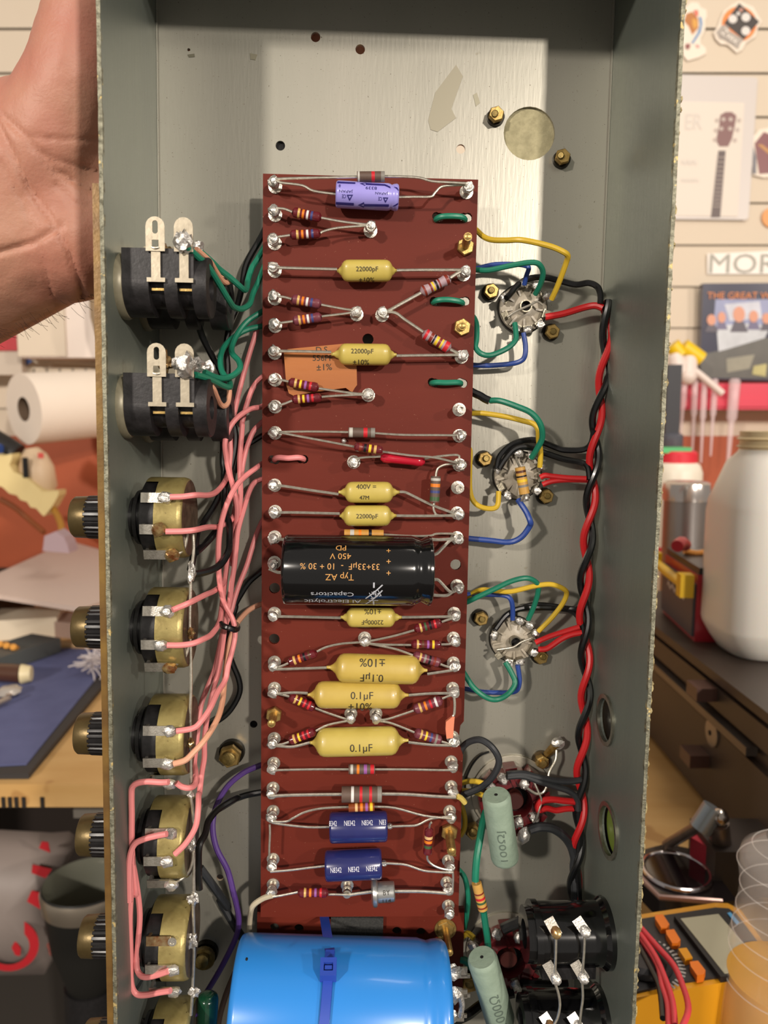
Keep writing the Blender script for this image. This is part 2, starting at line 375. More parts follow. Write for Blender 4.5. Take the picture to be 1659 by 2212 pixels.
resistor('brown composition resistor with one red band, directly above the lilac capacitor', 'a', (738, 70), (928, 69), 70, 'taupe', [(.06, .07, 'silver'), (.58, .12, 'red'), (.93, .13, 'grey')],
         ['a 180 85 300 80 500 76 738 71', 'a 928 67 1060 70 1170 78 1250 100 1360 108 1490 115'], ends='flat', z=.0225, lz=[.0215, .0225], group=None)
OWBL = 'maroon resistor with orange, white and blue bands, '
resistor(OWBL + 'sloping down, just below the lilac capacitor', 'a', (290, 312), (492, 353), 72, 'maroon', B4('gold', 'orange', 'white', 'blue'), ['a 160 288 230 290 290 312', 'a 492 353 640 380 830 402'])
resistor(OWBL + 'level one of the topmost pair', 'a', (275, 472), (487, 460), 68, 'maroon', B4('gold', 'orange', 'white', 'blue', x0=.25, dx=.16), ['a 155 490 275 473', 'a 487 458 510 445 610 422 830 405'])
resistor('plum resistor with gold, orange, white and blue bands, above its twin, below the topmost capacitor', 'a', (285, 912), (492, 950), 72, 'plum', B4('gold', 'orange', 'white', 'blue'), ['a 150 892 230 898 285 912', 'a 492 952 640 980 735 992'])
resistor('plum resistor with gold, orange, white and blue bands, tilting up, above the orange film capacitor', 'a', (295, 1065), (495, 1035), 72, 'plum', B4('gold', 'orange', 'white', 'blue'), ['a 150 1085 295 1066', 'a 495 1032 640 1015 735 1000'])
resistor('grey-pink resistor with one yellow band climbing to the turret beside the topmost yellow capacitor', 'a', (1178, 868), (1380, 768), 76, 'lilac', [(.12, .07, 'rust'), (.33, .06, 'rust'), (.42, .06, 'yellow'), (.52, .07, 'black'), (.62, .05, 'rust'), (.88, .1, 'rust')],
         ['a 905 1000 950 995 1060 935 1178 870', 'a 1380 766 1430 735 1480 710'], lr=.0006)
resistor('pale pink resistor with dark red spots and two yellow bands, sloping down to the turret', 'b', (1193, 60), (1380, 172), 78, 'lilac', [(.12, .09, 'red'), (.3, .1, 'rust'), (.4, .05, 'black'), (.5, .09, 'yellow'), (.6, .08, 'rust'), (.68, .06, 'yellow'), (.85, .14, 'red')],
         ['a 905 1000 1000 1008 1060 1050 1120 1090 b 1193 55', 'b 1380 175 1410 190 1460 210'], lr=.00055)
resistor('maroon resistor with gold, yellow, violet and red bands lying over the orange film capacitor', 'b', (265, 398), (475, 440), 70, 'maroon', B4('gold', 'yellow', 'violet', 'red', dx=.16), ['b 130 382 200 384 265 396', 'b 475 444 600 462 740 480 815 478'])
resistor('maroon resistor with yellow, violet and red bands crossing the bottom edge of the orange capacitor', 'b', (290, 522), (495, 505), 66, 'maroon', B4('gold', 'yellow', 'violet', 'red', dx=.15), ['b 140 568 220 555 290 528', 'b 495 502 600 494 740 488 815 488'])
resistor('grey-brown composition resistor with silver and red bands, one of two leads from the same turret', 'b', (678, 747), (862, 750), 70, 'taupe', [(.1, .13, 'silver'), (.64, .15, 'red'), (.92, .15, 'grey')], ['b 170 745 400 741 678 745', 'b 862 752 1050 764 1300 766 1470 768'], ends='flat', z=.0195, group=None)
resistor('maroon resistor with black and yellow bands, its long lead passing over the scarlet resistor', 'b', (718, 843), (915, 872), 66, 'maroon', [(.22, .1, 'rust'), (.38, .09, 'black'), (.55, .09, 'yellow'), (.73, .09, 'gold')], ['b 190 745 400 785 718 845', 'b 915 880 1100 905 1270 920 1400 950 1440 955'], z=.0235, lz=[.0205, .0235, .0215])
resistor('plain scarlet resistor without colour bands, in the middle of the board', 'b', (900, 920), (1205, 950), 72, 'scarlet', [], ['b 700 945 760 922 900 913', 'b 1205 928 1300 912 1430 903 1440 935'], group=None)
resistor('upright olive-brown resistor with orange, blue and green bands beside the yellow capacitors', 'c', (1281, 28), (1271, 205), 68, 'taupe', [(.12, .1, 'silver'), (.35, .13, 'orange'), (.6, .1, 'blue'), (.87, .15, 'green')], ['b 1440 960 1350 968 1300 990 1285 1020 c 1281 28', 'c 1271 205 1264 240 1272 275 1300 298 1420 302'], ends='flat', z=.021, group=None)
resistor('flat brown resistor almost hidden behind the upper edge of the black capacitor', 'c', (650, 423), (920, 426), 60, 'tan', [(.2, .1, 'silver'), (.4, .07, 'orange'), (.66, .08, 'black')], ['c 920 430 1100 440 1240 438 1290 424 1420 424'], z=.018, ends='flat', group=None, lz=.018)
resistor('maroon resistor with gold, green and black bands, rising towards the turret under the black capacitor', 'c', (1132, 1083), (1322, 1035), 68, 'maroon', B4('gold', 'green', 'black', 'red', x0=.24, dx=.17), ['d 790 150 900 128 1010 103 1132 68', 'c 1322 1032 1360 1018 1430 1000'])
resistor('maroon resistor with gold, brown, violet and yellow bands, level, middle of the three fanned out', 'd', (1110, 164), (1318, 168), 66, 'maroon', B4('gold', 'brown', 'violet', 'yellow', x0=.22, dx=.17), ['d 790 155 900 166 1110 170', 'd 1318 166 1360 165 1420 160'])
resistor('maroon resistor with grey and black bands, sloping down, lowest of the three fanned out', 'd', (1122, 240), (1312, 295), 70, 'plum', B4('gold', 'grey', 'black', 'rust', x0=.26, dx=.17), ['d 790 155 900 176 1010 200 1122 240', 'd 1312 302 1360 320 1420 340'])
resistor('maroon resistor with orange and black bands, rising just above the first fat golden capacitor', 'd', (264, 290), (462, 223), 66, 'maroon', B4('gold', 'orange', 'black', 'brown', x0=.23, dx=.17), ['d 150 328 205 320 264 295', 'd 462 215 530 183 640 160 790 150'])
resistor('maroon resistor with yellow and red bands, sloping down beneath the middle fat golden capacitor', 'd', (270, 525), (450, 605), 68, 'maroon', B4('gold', 'yellow', 'red', 'red', x0=.24, dx=.17), ['d 150 510 200 508 270 525', 'd 450 605 540 640 690 690'])
resistor('plum resistor with gold, orange, red and white bands, rising beside the coral ceramic chip', 'd', (1128, 618), (1325, 548), 72, 'plum', B4('gold', 'orange', 'red', 'white', x0=.24, dx=.18), ['d 868 692 950 680 1030 655 1128 622', 'd 1325 540 1360 525 1410 510'])
resistor('maroon resistor with gold, yellow and red bands, rising above the lowest fat yellow capacitor', 'd', (268, 832), (455, 762), 68, 'maroon', B4('gold', 'yellow', 'red', 'red', x0=.22, dx=.17), ['d 150 862 215 855 268 838', 'd 455 762 540 720 690 690'])
resistor('plum resistor with yellow and bluish bands, sloping down to the foot of the coral chip', 'd', (1132, 772), (1320, 830), 72, 'plum', B4('gold', 'yellow', 'blue', 'grey', x0=.24, dx=.18), ['d 868 692 960 705 1050 738 1132 772', 'd 1320 835 1350 845 1400 862'])
resistor('thin brown resistor with silver, orange, violet and red bands, alone on long straight leads', 'd', (680, 1026), (860, 1026), 66, 'taupe', [(.12, .1, 'silver'), (.36, .1, 'orange'), (.64, .12, 'violet'), (.9, .14, 'red')], ['d 140 1040 200 1032 450 1027 680 1027', 'd 860 1027 1100 1028 1300 1032 1420 1032'], ends='flat', z=.021, lz=[.0215, .021, .0215], group=None)
resistor('largest brown composition resistor, with white, red and red bands', 'e', (632, 178), (908, 178), 108, 'taupe', [(.27, .07, 'white'), (.48, .07, 'red'), (.72, .07, 'red'), (.94, .1, 'grey')], ['e 140 192 300 183 632 178', 'e 908 175 1080 178 1250 190 1420 200'], ends='flat', z=.0215, lz=[.022, .0215, .022], lr=.0006, group=None)
resistor('rust-brown resistor with orange, violet and yellow bands, tucked against the upper navy capacitor', 'e', (680, 270), (857, 263), 58, 'rust', [(.3, .1, 'cream'), (.5, .1, 'orange'), (.7, .1, 'violet'), (.88, .11, 'yellow')], ['e 150 368 250 365 300 340 380 300 500 274 680 265', 'e 857 263 1000 272 1200 325 1390 345'], ends='flat', z=.0225, lz=[.0215, .0225, .0215], group=None)
resistor('upright maroon resistor with cream, orange and green bands beside the tall brass stud', 'e', (1236, 408), (1222, 597), 62, 'maroon', [(.33, .1, 'cream'), (.48, .1, 'orange'), (.66, .1, 'green')], ['e 1250 372 1240 385 1236 410', 'e 1222 597 1225 630 1260 665 1320 690 1390 700'], z=.022, lz=[.0225, .0215])
resistor('glossy maroon resistor with orange, violet and red bands, in line with the silver diode', 'e', (330, 855), (540, 855), 66, 'maroon', B4('gold', 'orange', 'violet', 'red', x0=.24, dx=.17), ['e 145 885 200 878 330 852', 'e 540 868 600 868 680 872'], z=.022, lz=[.0215, .022])

def ycap(label, reg, a, b, tips, dia, texts, lds, m=YCAP, z=None, group='yellow film capacitors on the board', depth=.9):
    """fat yellow capacitor: body between a and b, wax tips to tips; texts: (string, u, v, width, upside down)"""
    ax = Axis(reg, a, b, z or BZ + .0046); R = dia * ax.k / 2
    ta = (a[0] - tips[0]) * ax.k; tb = (tips[1] - b[0]) * ax.k; L = ax.L; e = R * .52
    thing('film_capacitor', label, 'capacitor', ax.c, group)
    prof = [(-ta, .0005), (-ta * .6, .00065), (-ta * .3, .0012), (0, R * .42), (e * .22, R * .66), (e * .55, R * .88), (e, R * .98), (e * 1.6, R), (L - e * 1.6, R), (L - e, R * .98), (L - e * .55, R * .88), (L - e * .22, R * .66), (L, R * .42), (L + tb * .3, .0012), (L + tb * .6, .00065), (L + tb, .0005)]
    # flattened, squarish section
    g = G(); n = 24; o = 0; vs = []
    for t, r in prof:
        for j in range(n):
            th = 2 * math.pi * j / n; c, s_ = math.cos(th), math.sin(th); q = (abs(c) ** 2.7 + abs(s_) ** 2.7) ** (-1 / 2.7) if r > R * .6 else 1
            vs.append(ax.p0 + ax.X * t + ax.U * (r * q * c) + ax.N * (r * q * s_ * depth))
    g.add(vs, [[i * n + j, i * n + (j + 1) % n, (i + 1) * n + (j + 1) % n, (i + 1) * n + j] for i in range(len(prof) - 1) for j in range(n)])
    part(g, 'capacitor_body', m, ang=60)
    if texts:
        t_ = G(); sg = {}
        for s, u, v, w, up in texts:
            u0 = (u - (a[0] + b[0]) / 2) * ax.k; v0 = ((a[1] + b[1]) / 2 - v) * ax.k; f = -1 if up else 1
            def fn(x, y):
                yy = v0 + y * f; th = max(-1, min(1, yy / R / 1.02)); hgt = R * depth * (1 - abs(th) ** 2.7) ** (1 / 2.7)
                return ax.c + ax.X * (u0 + x * f) + ax.U * yy * .995 + ax.N * (hgt + .00013)
            write(t_, s, fn, 0, 0, w * ax.k)
        part(t_, 'printed_marking', INK, smooth=False, fix=False)
    leads(ax, lds, .00052); return ax
ycap('yellow capacitor marked 22000pF, topmost, above the two plum resistors', 'a', (628, 718), (982, 718), (600, 1012), 148, [('22000pF', 806, 710, 150, 0), ('±10%', 803, 778, 105, 0)], ['a 150 695 300 700 600 708', 'a 1012 715 1200 712 1480 712'])
ycap('yellow capacitor marked 22000pF lying across the orange film capacitor', 'b', (610, 208), (972, 212), (560, 1010), 148, [('22000pF', 773, 192, 152, 0), ('±10%', 765, 262, 110, 0)], ['b 150 186 300 188 560 194', 'b 1010 219 1200 216 1465 212'])
ycap('yellow capacitor marked 400V, bulging, its lead bent down over the olive-brown resistor', 'c', (655, 138), (985, 138), (610, 1032), 146, [('400V =', 800, 100, 135, 0), ('47M', 787, 175, 65, 0)], ['c 150 88 240 97 420 125 610 152', 'c 1032 136 1065 138 1100 152 1250 225 1430 292'])
ycap('yellow capacitor marked 22000pF directly above the black capacitor', 'c', (645, 300), (972, 300), (618, 1010), 144, [('22000pF', 806, 308, 148, 0)], ['c 150 280 300 278 618 286', 'c 1010 300 1200 302 1430 298'])
ycap('yellow capacitor with upside-down 22000pF marking, just below the black capacitor', 'c', (665, 1000), (1000, 1000), (625, 1048), 138, [('22000pF', 843, 1030, 148, 1), ('±10%', 845, 962, 115, 1)], ['c 150 995 300 996 625 1004', 'c 1048 1000 1200 998 1420 995'], m=YCAP)
ycap('fat golden capacitor with upside-down 0.1µF marking, uppermost of the three long yellow ones', 'd', (590, 325), (1172, 343), (528, 1222), 200, [('0.1µF', 838, 392, 155, 1), ('±10%', 838, 296, 172, 1)], ['d 150 338 300 334 528 326', 'd 1222 370 1290 360 1420 340'], m=YCAP2, z=BZ + .0052)
ycap('fat golden capacitor marked 0.1µF, in the middle of the three long yellow ones', 'd', (445, 512), (1040, 515), (398, 1095), 186, [('0.1µF', 770, 524, 152, 0), ('±10%', 760, 594, 160, 0)], ['d 150 510 220 504 300 498 398 502', 'd 1095 516 1250 504 1420 503'], m=YCAP2, z=BZ + .0050)
ycap('fat yellow capacitor marked 0.1µF, lowest of the three long yellow ones', 'd', (455, 842), (1028, 828), (412, 1092), 198, [('0.1µF', 765, 884, 152, 0)], ['d 150 862 220 868 300 870 412 842', 'd 1092 840 1250 858 1400 862'], z=BZ + .0050)

# orange film capacitor underneath, with hand-lettered value
g = G(); zt = BZ + .0022
FP = PX('b 232 190 262 172 640 136 722 134 733 160 735 300 738 420 722 440 706 468 690 462 660 440 560 452 340 486 300 494 268 478 250 420')
g.prism([P(x, y, zt) for x, y in FP], (0, 0, -.0021))
thing('flat_capacitor', 'flat orange waxed film capacitor lettered 556PF, under the yellow capacitor', 'capacitor', P(690, 795, BZ))
part(g, 'capacitor_body', mat('orange_wax', '#a9642a', .45, 0, .5, 60, '#8f4f20', .15, 300, (.3, 1, 1)), smooth=False)
t_ = G(); c0 = P(*Q('b', 500, 260), zt); kk = .0157e-2 / 3.19 * 10 / 10
kk = (P(*Q('b', 600, 260), zt) - P(*Q('b', 500, 260), zt)).length / 100
for s, u, v, w, a_ in (('556PF', 500, 234, 135, .02), ('±1%', 512, 296, 105, .05), ('D.S.', 500, 178, 90, .05)):
    write(t_, s, lambda x, y, u=u, v=v: c0 + V(((u - 500) * kk + x, (260 - v) * kk + y, .0001)), 0, 0, w * kk, ang=a_)
part(t_, 'printed_marking', INK, smooth=False, fix=False)

def can(label, reg, a, b, dia, m, z, crimp, lds, group=None, name='electrolytic_capacitor', endm=None, lr=.00042, lz=LZ, cap_rim=.0012):
    """sleeved electrolytic can; crimp = fraction along the can of its rolled groove"""
    ax = Axis(reg, a, b, z); R = dia * ax.k / 2; L = ax.L; thing(name, label, 'capacitor', ax.c, group); r_ = min(cap_rim, R * .18)
    prof = [(0, R * .72), (0, R - r_), (r_ * .3, R - r_ * .3), (r_, R)]
    for q in ([crimp] if crimp else []):
        w = R * .28; prof += [(q * L - w, R), (q * L - w * .5, R * .965), (q * L, R * .9), (q * L + w * .5, R * .965), (q * L + w, R * .99)]
    prof += [(L - r_, R), (L - r_ * .3, R - r_ * .3), (L, R - r_), (L, R * .72)]
    prof.sort(key=lambda p: 0)
    part(G().lathe(ax.p0, ax.X, prof, 0, 40, u=ax.N), 'can_sleeve', m, ang=50)
    part(G().lathe(ax.p0 + ax.X * .0003, ax.X, [(0, R * .74), (L - .0006, R * .74)], 0, 24), 'end_seal', endm or mat('rubber_seal', '#2a2522', .7))
    leads(ax, lds, lr, lz); ax.R = R; ax.mid = ((a[0] + b[0]) / 2, (a[1] + b[1]) / 2); return ax
def on_can(ax, lift=.0001):
    def fn(x, y):
        th = y / ax.R; return ax.c + ax.X * x + (ax.N * math.cos(th) + ax.U * math.sin(th)) * (ax.R + lift)
    return fn
def can_text(g, ax, s, u, v, w, up=0, h=None, ang=0):
    u0 = (u - ax.mid[0]) * ax.k; sv = max(-.99, min(.99, (ax.mid[1] - v) * ax.k / ax.R)); v0 = ax.R * math.asin(sv); f = on_can(ax); k = -1 if up else 1
    write(g, s, lambda x, y: f(u0 + k * x, v0 + k * y), 0, 0, w * ax.k, (h * ax.k if h else None), ang)
# black double capacitor
A = can('big glossy black capacitor with gold upside-down lettering, largest part in the middle of the board', 'c', (233, 670), (1252, 680), 484, BLACKG, BZ + .0122, .925,
        ['c 130 462 200 462 245 466', 'c 130 665 190 690 225 690', 'c 1250 575 1290 560 1330 520 1380 470 1430 455', 'c 1250 745 1290 740 1320 765 1380 825 1430 810', 'c 1250 845 1300 850 1360 848 1400 820', 'c 1245 462 1300 466 1420 458'], lz=.0205, lr=.0006)
GOLDI = mat('gold_ink', '#c79250', .5); SILI = mat('silver_ink', '#b9bcc4', .45)
t_ = G()
for s, u, v, w in (('PD', 627, 530, 68), ('450 V', 625, 585, 140), ('33+33µF  -  10 + 30 %', 622, 648, 522), ('Typ AZ', 621, 716, 186), ('+', 943, 545, 28), ('+', 943, 616, 28), ('+', 943, 692, 28)): can_text(t_, A, s, u, v, w, 1)
part(t_, 'gold_lettering', GOLDI, smooth=False, fix=False)
t_ = G()
for s, u, v, w, h_ in (('Capacitors', 573, 832, 284, 46), ('Al Electrolytic', 575, 880, 378, 58)): can_text(t_, A, s, u, v, w, 1, h_)
can_text(t_, A, 'F&T', 853, 835, 78, 1, 60, .45)
f_ = on_can(A)
def pc(u, v): return ((u - A.mid[0]) * A.k, A.R * math.asin(max(-.99, min(.99, (A.mid[1] - v) * A.k / A.R))))
for p_, q_, w in (((795, 862), (905, 770), 9), ((800, 898), (905, 806), 9), ((848, 755), (848, 790), 11), ((848, 880), (852, 906), 11), ((815, 875), (880, 875), 7)):
    a_, b_ = V((*pc(*p_), 0)), V((*pc(*q_), 0)); d_ = (b_ - a_).normalized(); n_ = V((-d_.y, d_.x, 0)) * (w * A.k / 2)
    shape(t_, [(v.x, v.y) for v in (a_ - n_, b_ - n_, b_ + n_, a_ + n_)], f_, 0, 2)
part(t_, 'silver_lettering', SILI, smooth=False, fix=False)
# lilac electrolytic
A = can('lilac electrolytic capacitor with navy arrows and printing, at the top of the board', 'a', (592, 190), (1024, 214), 178, mat('lilac_sleeve', '#9a92dc', .3, 0, .2, 300, '#8f86cf', coat=.4), BZ + .0052, .885,
        ['a 160 82 190 100 225 112 360 130 440 168 592 190', 'a 1024 211 1130 209 1245 207 1275 180 1320 138 1400 128 1490 125'], lz=.0212)
t_ = G(); f_ = on_can(A); kc = 9.217 / 3.1904
def lc(x, y):  # survey of the close view -> (u, v) on the sleeve
    u = (x - 860) / kc * A.k; v = ((404 + (x - 860) * .0565) - y) / kc * A.k
    return u, A.R * math.asin(max(-.97, min(.97, v / A.R)))
for poly in ([(262, 140), (615, 158), (615, 186), (262, 172)], [(245, 508), (600, 528), (600, 578), (245, 555)], [(820, 172), (1200, 196), (1305, 240), (1305, 268), (1190, 222), (820, 204)], [(800, 548), (1295, 556), (1295, 600), (800, 594)],
             [(700, 180), (830, 165), (830, 172), (760, 184)], [(700, 180), (810, 222), (815, 208), (760, 188)], [(680, 566), (800, 512), (805, 545), (740, 566)], [(680, 566), (800, 615), (805, 588), (740, 570)],
             [(455, 378), (580, 378), (560, 398), (480, 398)], [(455, 378), (515, 492), (528, 470), (485, 395)], [(580, 378), (515, 492), (505, 470), (552, 395)],
             [(1165, 430), (1275, 434), (1258, 452), (1190, 448)], [(1165, 430), (1222, 530), (1232, 510), (1195, 446)], [(1275, 434), (1222, 530), (1214, 510), (1250, 448)], [(1360, 595), (1470, 530), (1475, 560), (1400, 596)], [(1370, 240), (1440, 255), (1480, 320), (1450, 300)]):
    shape(t_, [lc(*q) for q in poly], f_, 0, 2)
for s, x, y, w in (('JAPAN', 440, 312, 270), ('CE', 402, 406, 78), ('8', 312, 218, 40), ('8339', 932, 262, 222), ('JAPAN', 1140, 352, 250), ('CE', 1113, 455, 72)):
    u0, v0 = lc(x, y); write(t_, s, lambda a, b: f_(u0 - a, v0 - b), 0, 0, w / kc * A.k, (62 if len(s) > 2 or s == '8' else 66) / kc * A.k)
part(t_, 'navy_printing', mat('navy_ink', '#231d6b', .5), smooth=False, fix=False)
# navy pair
NAVY = mat('navy_sleeve', '#262a63', .25, 0, .3, 300, '#1e2250', coat=.5); WI = mat('white_ink', '#d8dae8', .5)
for lab, a, b, v, xs, lds, zz in (('navy blue capacitor lettered N8342, upper of the two, under the rust-brown resistor', (549, 408), (946, 398), 378, (688, 808, 912), ['e 150 372 220 385 400 404 549 403', 'e 946 400 1060 396 1150 390 1230 352 1300 338 1390 330'], 0),
                              ('navy blue capacitor lettered N8342, lower of the two, above the silver diode', (518, 672), (908, 655), 692, (596, 716, 838), ['e 140 712 280 700 400 685 518 672', 'e 908 652 1000 656 1080 665 1190 702 1280 712 1400 718'], 1)):
    A = can(lab, 'e', a, b, 204, NAVY, BZ + .0058, None, lds, lz=.0215)
    w_ = .16 if zz == 0 else .12
    t_ = G()
    for u in xs:
        if u > 900: can_text(t_, A, 'N83', u, v, 45, 0, 34)
        else: can_text(t_, A, 'N8342', u, v, 74, 0, 34)
    if zz == 0: can_text(t_, A, '8342', 575, v, 52, 0, 34)
    part(t_, 'white_lettering', WI, smooth=False, fix=False)
    e_ = A.p1
    part(G().ball(A.p1 + A.X * .0008, (.0012, .0011, .0011), 0, .3, 2), 'solder_joint', SOLD)
# silver diode
ax = Axis('e', (836, 856), (997, 846), BZ + .0058); k = ax.k
thing('diode', 'silver flanged metal diode lettered BY 114 on the bottom row', 'diode', ax.c)
part(G().lathe(ax.p0, ax.X, [(0, .0035), (.0006, .0047), (.0013, .0049), (.0019, .0047), (.0024, .0036), (ax.L - .0004, .00345), (ax.L, .0031)], 0, 28), 'metal_can', mat('dull_nickel', '#c5c6c4', .28, .85, .4, 500, '#9d9f9e', .05), ang=30)
R_ = .00352; t_ = G()
for s, v, w in (('BY', 858, 46), ('114', 908, 56)):
    v0 = R_ * math.asin(max(-.95, min(.95, (852 - v) * k / R_)))
    write(t_, s, lambda x, y: ax.c + ax.X * (x + .0012) + (ax.N * math.cos((v0 + y) / R_) + ax.U * math.sin((v0 + y) / R_)) * (R_ + .0001), 0, 0, w * k, 30 * k)
part(t_, 'printed_marking', INK, smooth=False, fix=False)
leads(ax, ['e 670 875 740 862 836 850', 'e 997 846 1150 846 1260 852 1380 862'], .0006, .0213)

# coral ceramic chip, jumpers and bare links
g = G().prism([P(*q, .0195) for q in PX('d 1348 690 1408 642 1402 720 1396 800 1352 806 1345 740')], (0, 0, .0014))
thing('ceramic_capacitor', 'coral-coloured ceramic chip hanging between two soldered turrets at the board edge', 'capacitor', P(*Q('d', 1375, 730), .02))
part(g, 'capacitor_body', mat('coral_ceramic', '#d98263', .4, coat=.2), ang=25); part(G().tube(PZ('d 1400 510 1410 560 1408 640 1398 660', .0208), .0005), 'lead', TINR)
GRN = mat('green_insulation', '#1d7a5f', .42, 0, .35, 120, '#155c49', .03); PINK = mat('pink_insulation', '#e58b8b', .5, 0, .25, 150, '#d67a77'); PEACH = mat('peach_insulation', '#dba183', .5, 0, .35, 150, '#cf8f6e')
BLK = mat('black_insulation', '#111112', .3, 0, coat=.2); GRYI = mat('slate_insulation', '#2f3134', .5, 0, .4, 200, '#222427'); YEL = mat('yellow_insulation', '#d3b032', .42, 0, .3, 150, '#c09b24')
BLU = mat('blue_insulation', '#2c4893', .42, 0, .3, 150, '#223a7a'); RED = mat('red_insulation', '#c51f22', .42, 0, .25, 150, '#a81a1e'); VIO = mat('violet_insulation', '#573a80', .4, 0, .3, 150, '#432c66'); CREAM = mat('cream_insulation', '#cabfa6', .5, 0, .4, 150, '#b5a98c'); BEI = mat('brown_insulation', '#6f5547', .55)
def wire(label, path, z, m, r=.00095, name='wire', group=None, k=5):
    return solo(G().tube(PZ(path, z), r, n=9, k=k), name, m, label, 'wire', group)
for lab, s, m in (('short green jumper looped through the board beside the lilac capacitor', 'a 1288 372 1284 362 1320 345 1380 341 1450 345 1480 362 1478 376', GRN), ('short green jumper looped through the board under the grey-pink resistor', 'a 1268 944 1266 934 1300 920 1365 917 1430 926 1462 938 1462 948', GRN),
                  ('short green jumper looped through the board below the pale pink resistor, level and straight', 'b 1255 412 1256 406 1290 402 1350 404 1420 402 1450 406 1450 414', GRN), ('short pink jumper looped through the board near the scarlet resistor', 'b 172 938 172 928 200 920 265 924 330 920 366 928 366 938', PINK)):
    solo(G().tube(PZ(s, [BZ - .002, BZ + .0006, BZ + .0022, BZ + .0026, BZ + .0022, BZ + .0006, BZ - .002]), .00098, n=9), 'jumper_wire', m, lab, 'wire')
solo(G().tube(PZ('e 136 385 138 450 134 540 133 605', .0212), .0004), 'bare_wire', TINR, 'thin bare wire joining two turrets beside the navy capacitors', 'wire')
solo(G().tube(PZ('e 1398 712 1400 760 1396 850', .0212), .0004), 'bare_wire', TINR, 'thin bare wire joining two turrets below the tall brass stud', 'wire')
solo(G().ball(P(*Q('b', 648, 805), BZ + .0009), .0009), 'solder_bead', SOLD, 'tiny loose solder bead on the board under the grey-brown resistor', 'solder')
# ------------------------------------------------------------------ metal tray
XL, XR, H, TW = -.0702, .0880, .059, .0011
Y0, Y1 = -.292, .155
thing('amplifier_chassis', 'open grey plated steel amplifier tray held upright, holding all the parts', 'chassis', (0, -.07, 0))
LO = CTX['loc']
g = G().box(((XL + XR) / 2, (Y0 + Y1) / 2, -TW / 2), XR - XL + 2 * TW, Y1 - Y0, TW); h = G()
for x, y, r in ((683, 93, .00165), (778, 119, .00165), (608, 324, .00165), (992, 331, .0016), (1138, 298, .0091), (551, 1556, .0014), (479, 1883, .0013), (413, 120, .0005)): h.lathe(P(x, y, -.004), (0, 0, 1), [(0, r), (.008, r)], n=28)
part(cut(g, h, 'tray_floor', [STEEL], LO), 'tray_floor', None)
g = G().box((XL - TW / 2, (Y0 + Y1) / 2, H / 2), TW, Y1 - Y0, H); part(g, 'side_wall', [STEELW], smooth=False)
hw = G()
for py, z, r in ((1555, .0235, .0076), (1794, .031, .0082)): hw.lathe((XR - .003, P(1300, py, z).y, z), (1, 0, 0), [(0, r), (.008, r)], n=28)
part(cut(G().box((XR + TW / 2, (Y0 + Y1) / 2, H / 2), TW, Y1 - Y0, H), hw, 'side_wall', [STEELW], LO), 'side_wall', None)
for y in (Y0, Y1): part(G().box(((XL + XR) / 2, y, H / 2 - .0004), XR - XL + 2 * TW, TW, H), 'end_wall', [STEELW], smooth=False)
# chipped outer rims and specks of old glue along them
random.seed(9)
for xs, zz in ((XL - TW / 2, H), (XR + TW / 2, H)):
    g = G(); n = 150; pts = [(Y0 + (Y1 - Y0) * i / n) for i in range(n + 1)]; vs = []
    for y in pts:
        j = random.uniform(-.00006, .00006); w = TW / 2 - .00005 + random.uniform(0, .00010)
        vs += [V((xs - w, y, zz - .0012)), V((xs - w + j, y, zz + .0003)), V((xs + w + j, y, zz + .0003)), V((xs + w, y, zz - .0012))]
    g.add(vs, [[i * 4 + a, i * 4 + a + 1, i * 4 + a + 5, i * 4 + a + 4] for i in range(n) for a in range(3)])
    part(g, 'rim', EDGE, smooth=False)
g = G()
for i in range(120):
    y = random.uniform(Y0 + .1, Y1); g.ball((XR + TW + .0002, y, H - random.uniform(.0003, .002)), (.0006, random.uniform(.0004, .0022), .0006), 0, .6, i, 6, 4)
part(g, 'glue_residue', mat('old_glue', '#b8a878', .6, 0, .8, 900, '#6b5a38', .4), kind='stuff')
# light bend line between wall and floor
for q_, m_ in (('925 260 940 200 985 140 1000 165 975 235 985 255 945 285 930 280', '#97917f'), ('1022 205 1030 200 1037 222 1028 230', '#98937f'), ('405 118 420 116 421 123 408 124', '#6f6c5c'), ('540 115 556 118 552 130 541 128', '#86826f')):
    part(G().prism([P(*p, .0001) for p in PX(q_)], (0, 0, .00006)), 'old_stain', mat('stain' + m_[1:], m_, .45, .5), smooth=False)
for x in (XL + .0003, XR - .0003): part(G().tube([(x, Y0, .0003), (x, Y1, .0003)], .00045, n=6, k=1), 'bend_line', STEEL)
part(G().box((.005, -.02, -.030), .075, .20, .044), 'hole_backing_block', BLACK, smooth=False)  # unseen black block added behind the floor so drilled holes look dark
part(G().lathe(P(551, 1556, -TW - .002), (0, 0, 1), [(0, .004), (.0018, .004)], n=14), 'hole_dark_disc', DARK)  # black discs added behind these two holes to darken them
part(G().lathe(P(608, 324, -TW - .002), (0, 0, 1), [(0, .004), (.0018, .004)], n=14), 'hole_dark_disc', DARK)
part(G().lathe(P(1138, 298, -TW - .0012), (0, 0, 1), [(0, .0125), (.0011, .0125)], n=28), 'blanking_disc', mat('grey_fibre', '#b3aa86', .8, 0, .8, 420, '#98906f', .5, 900))
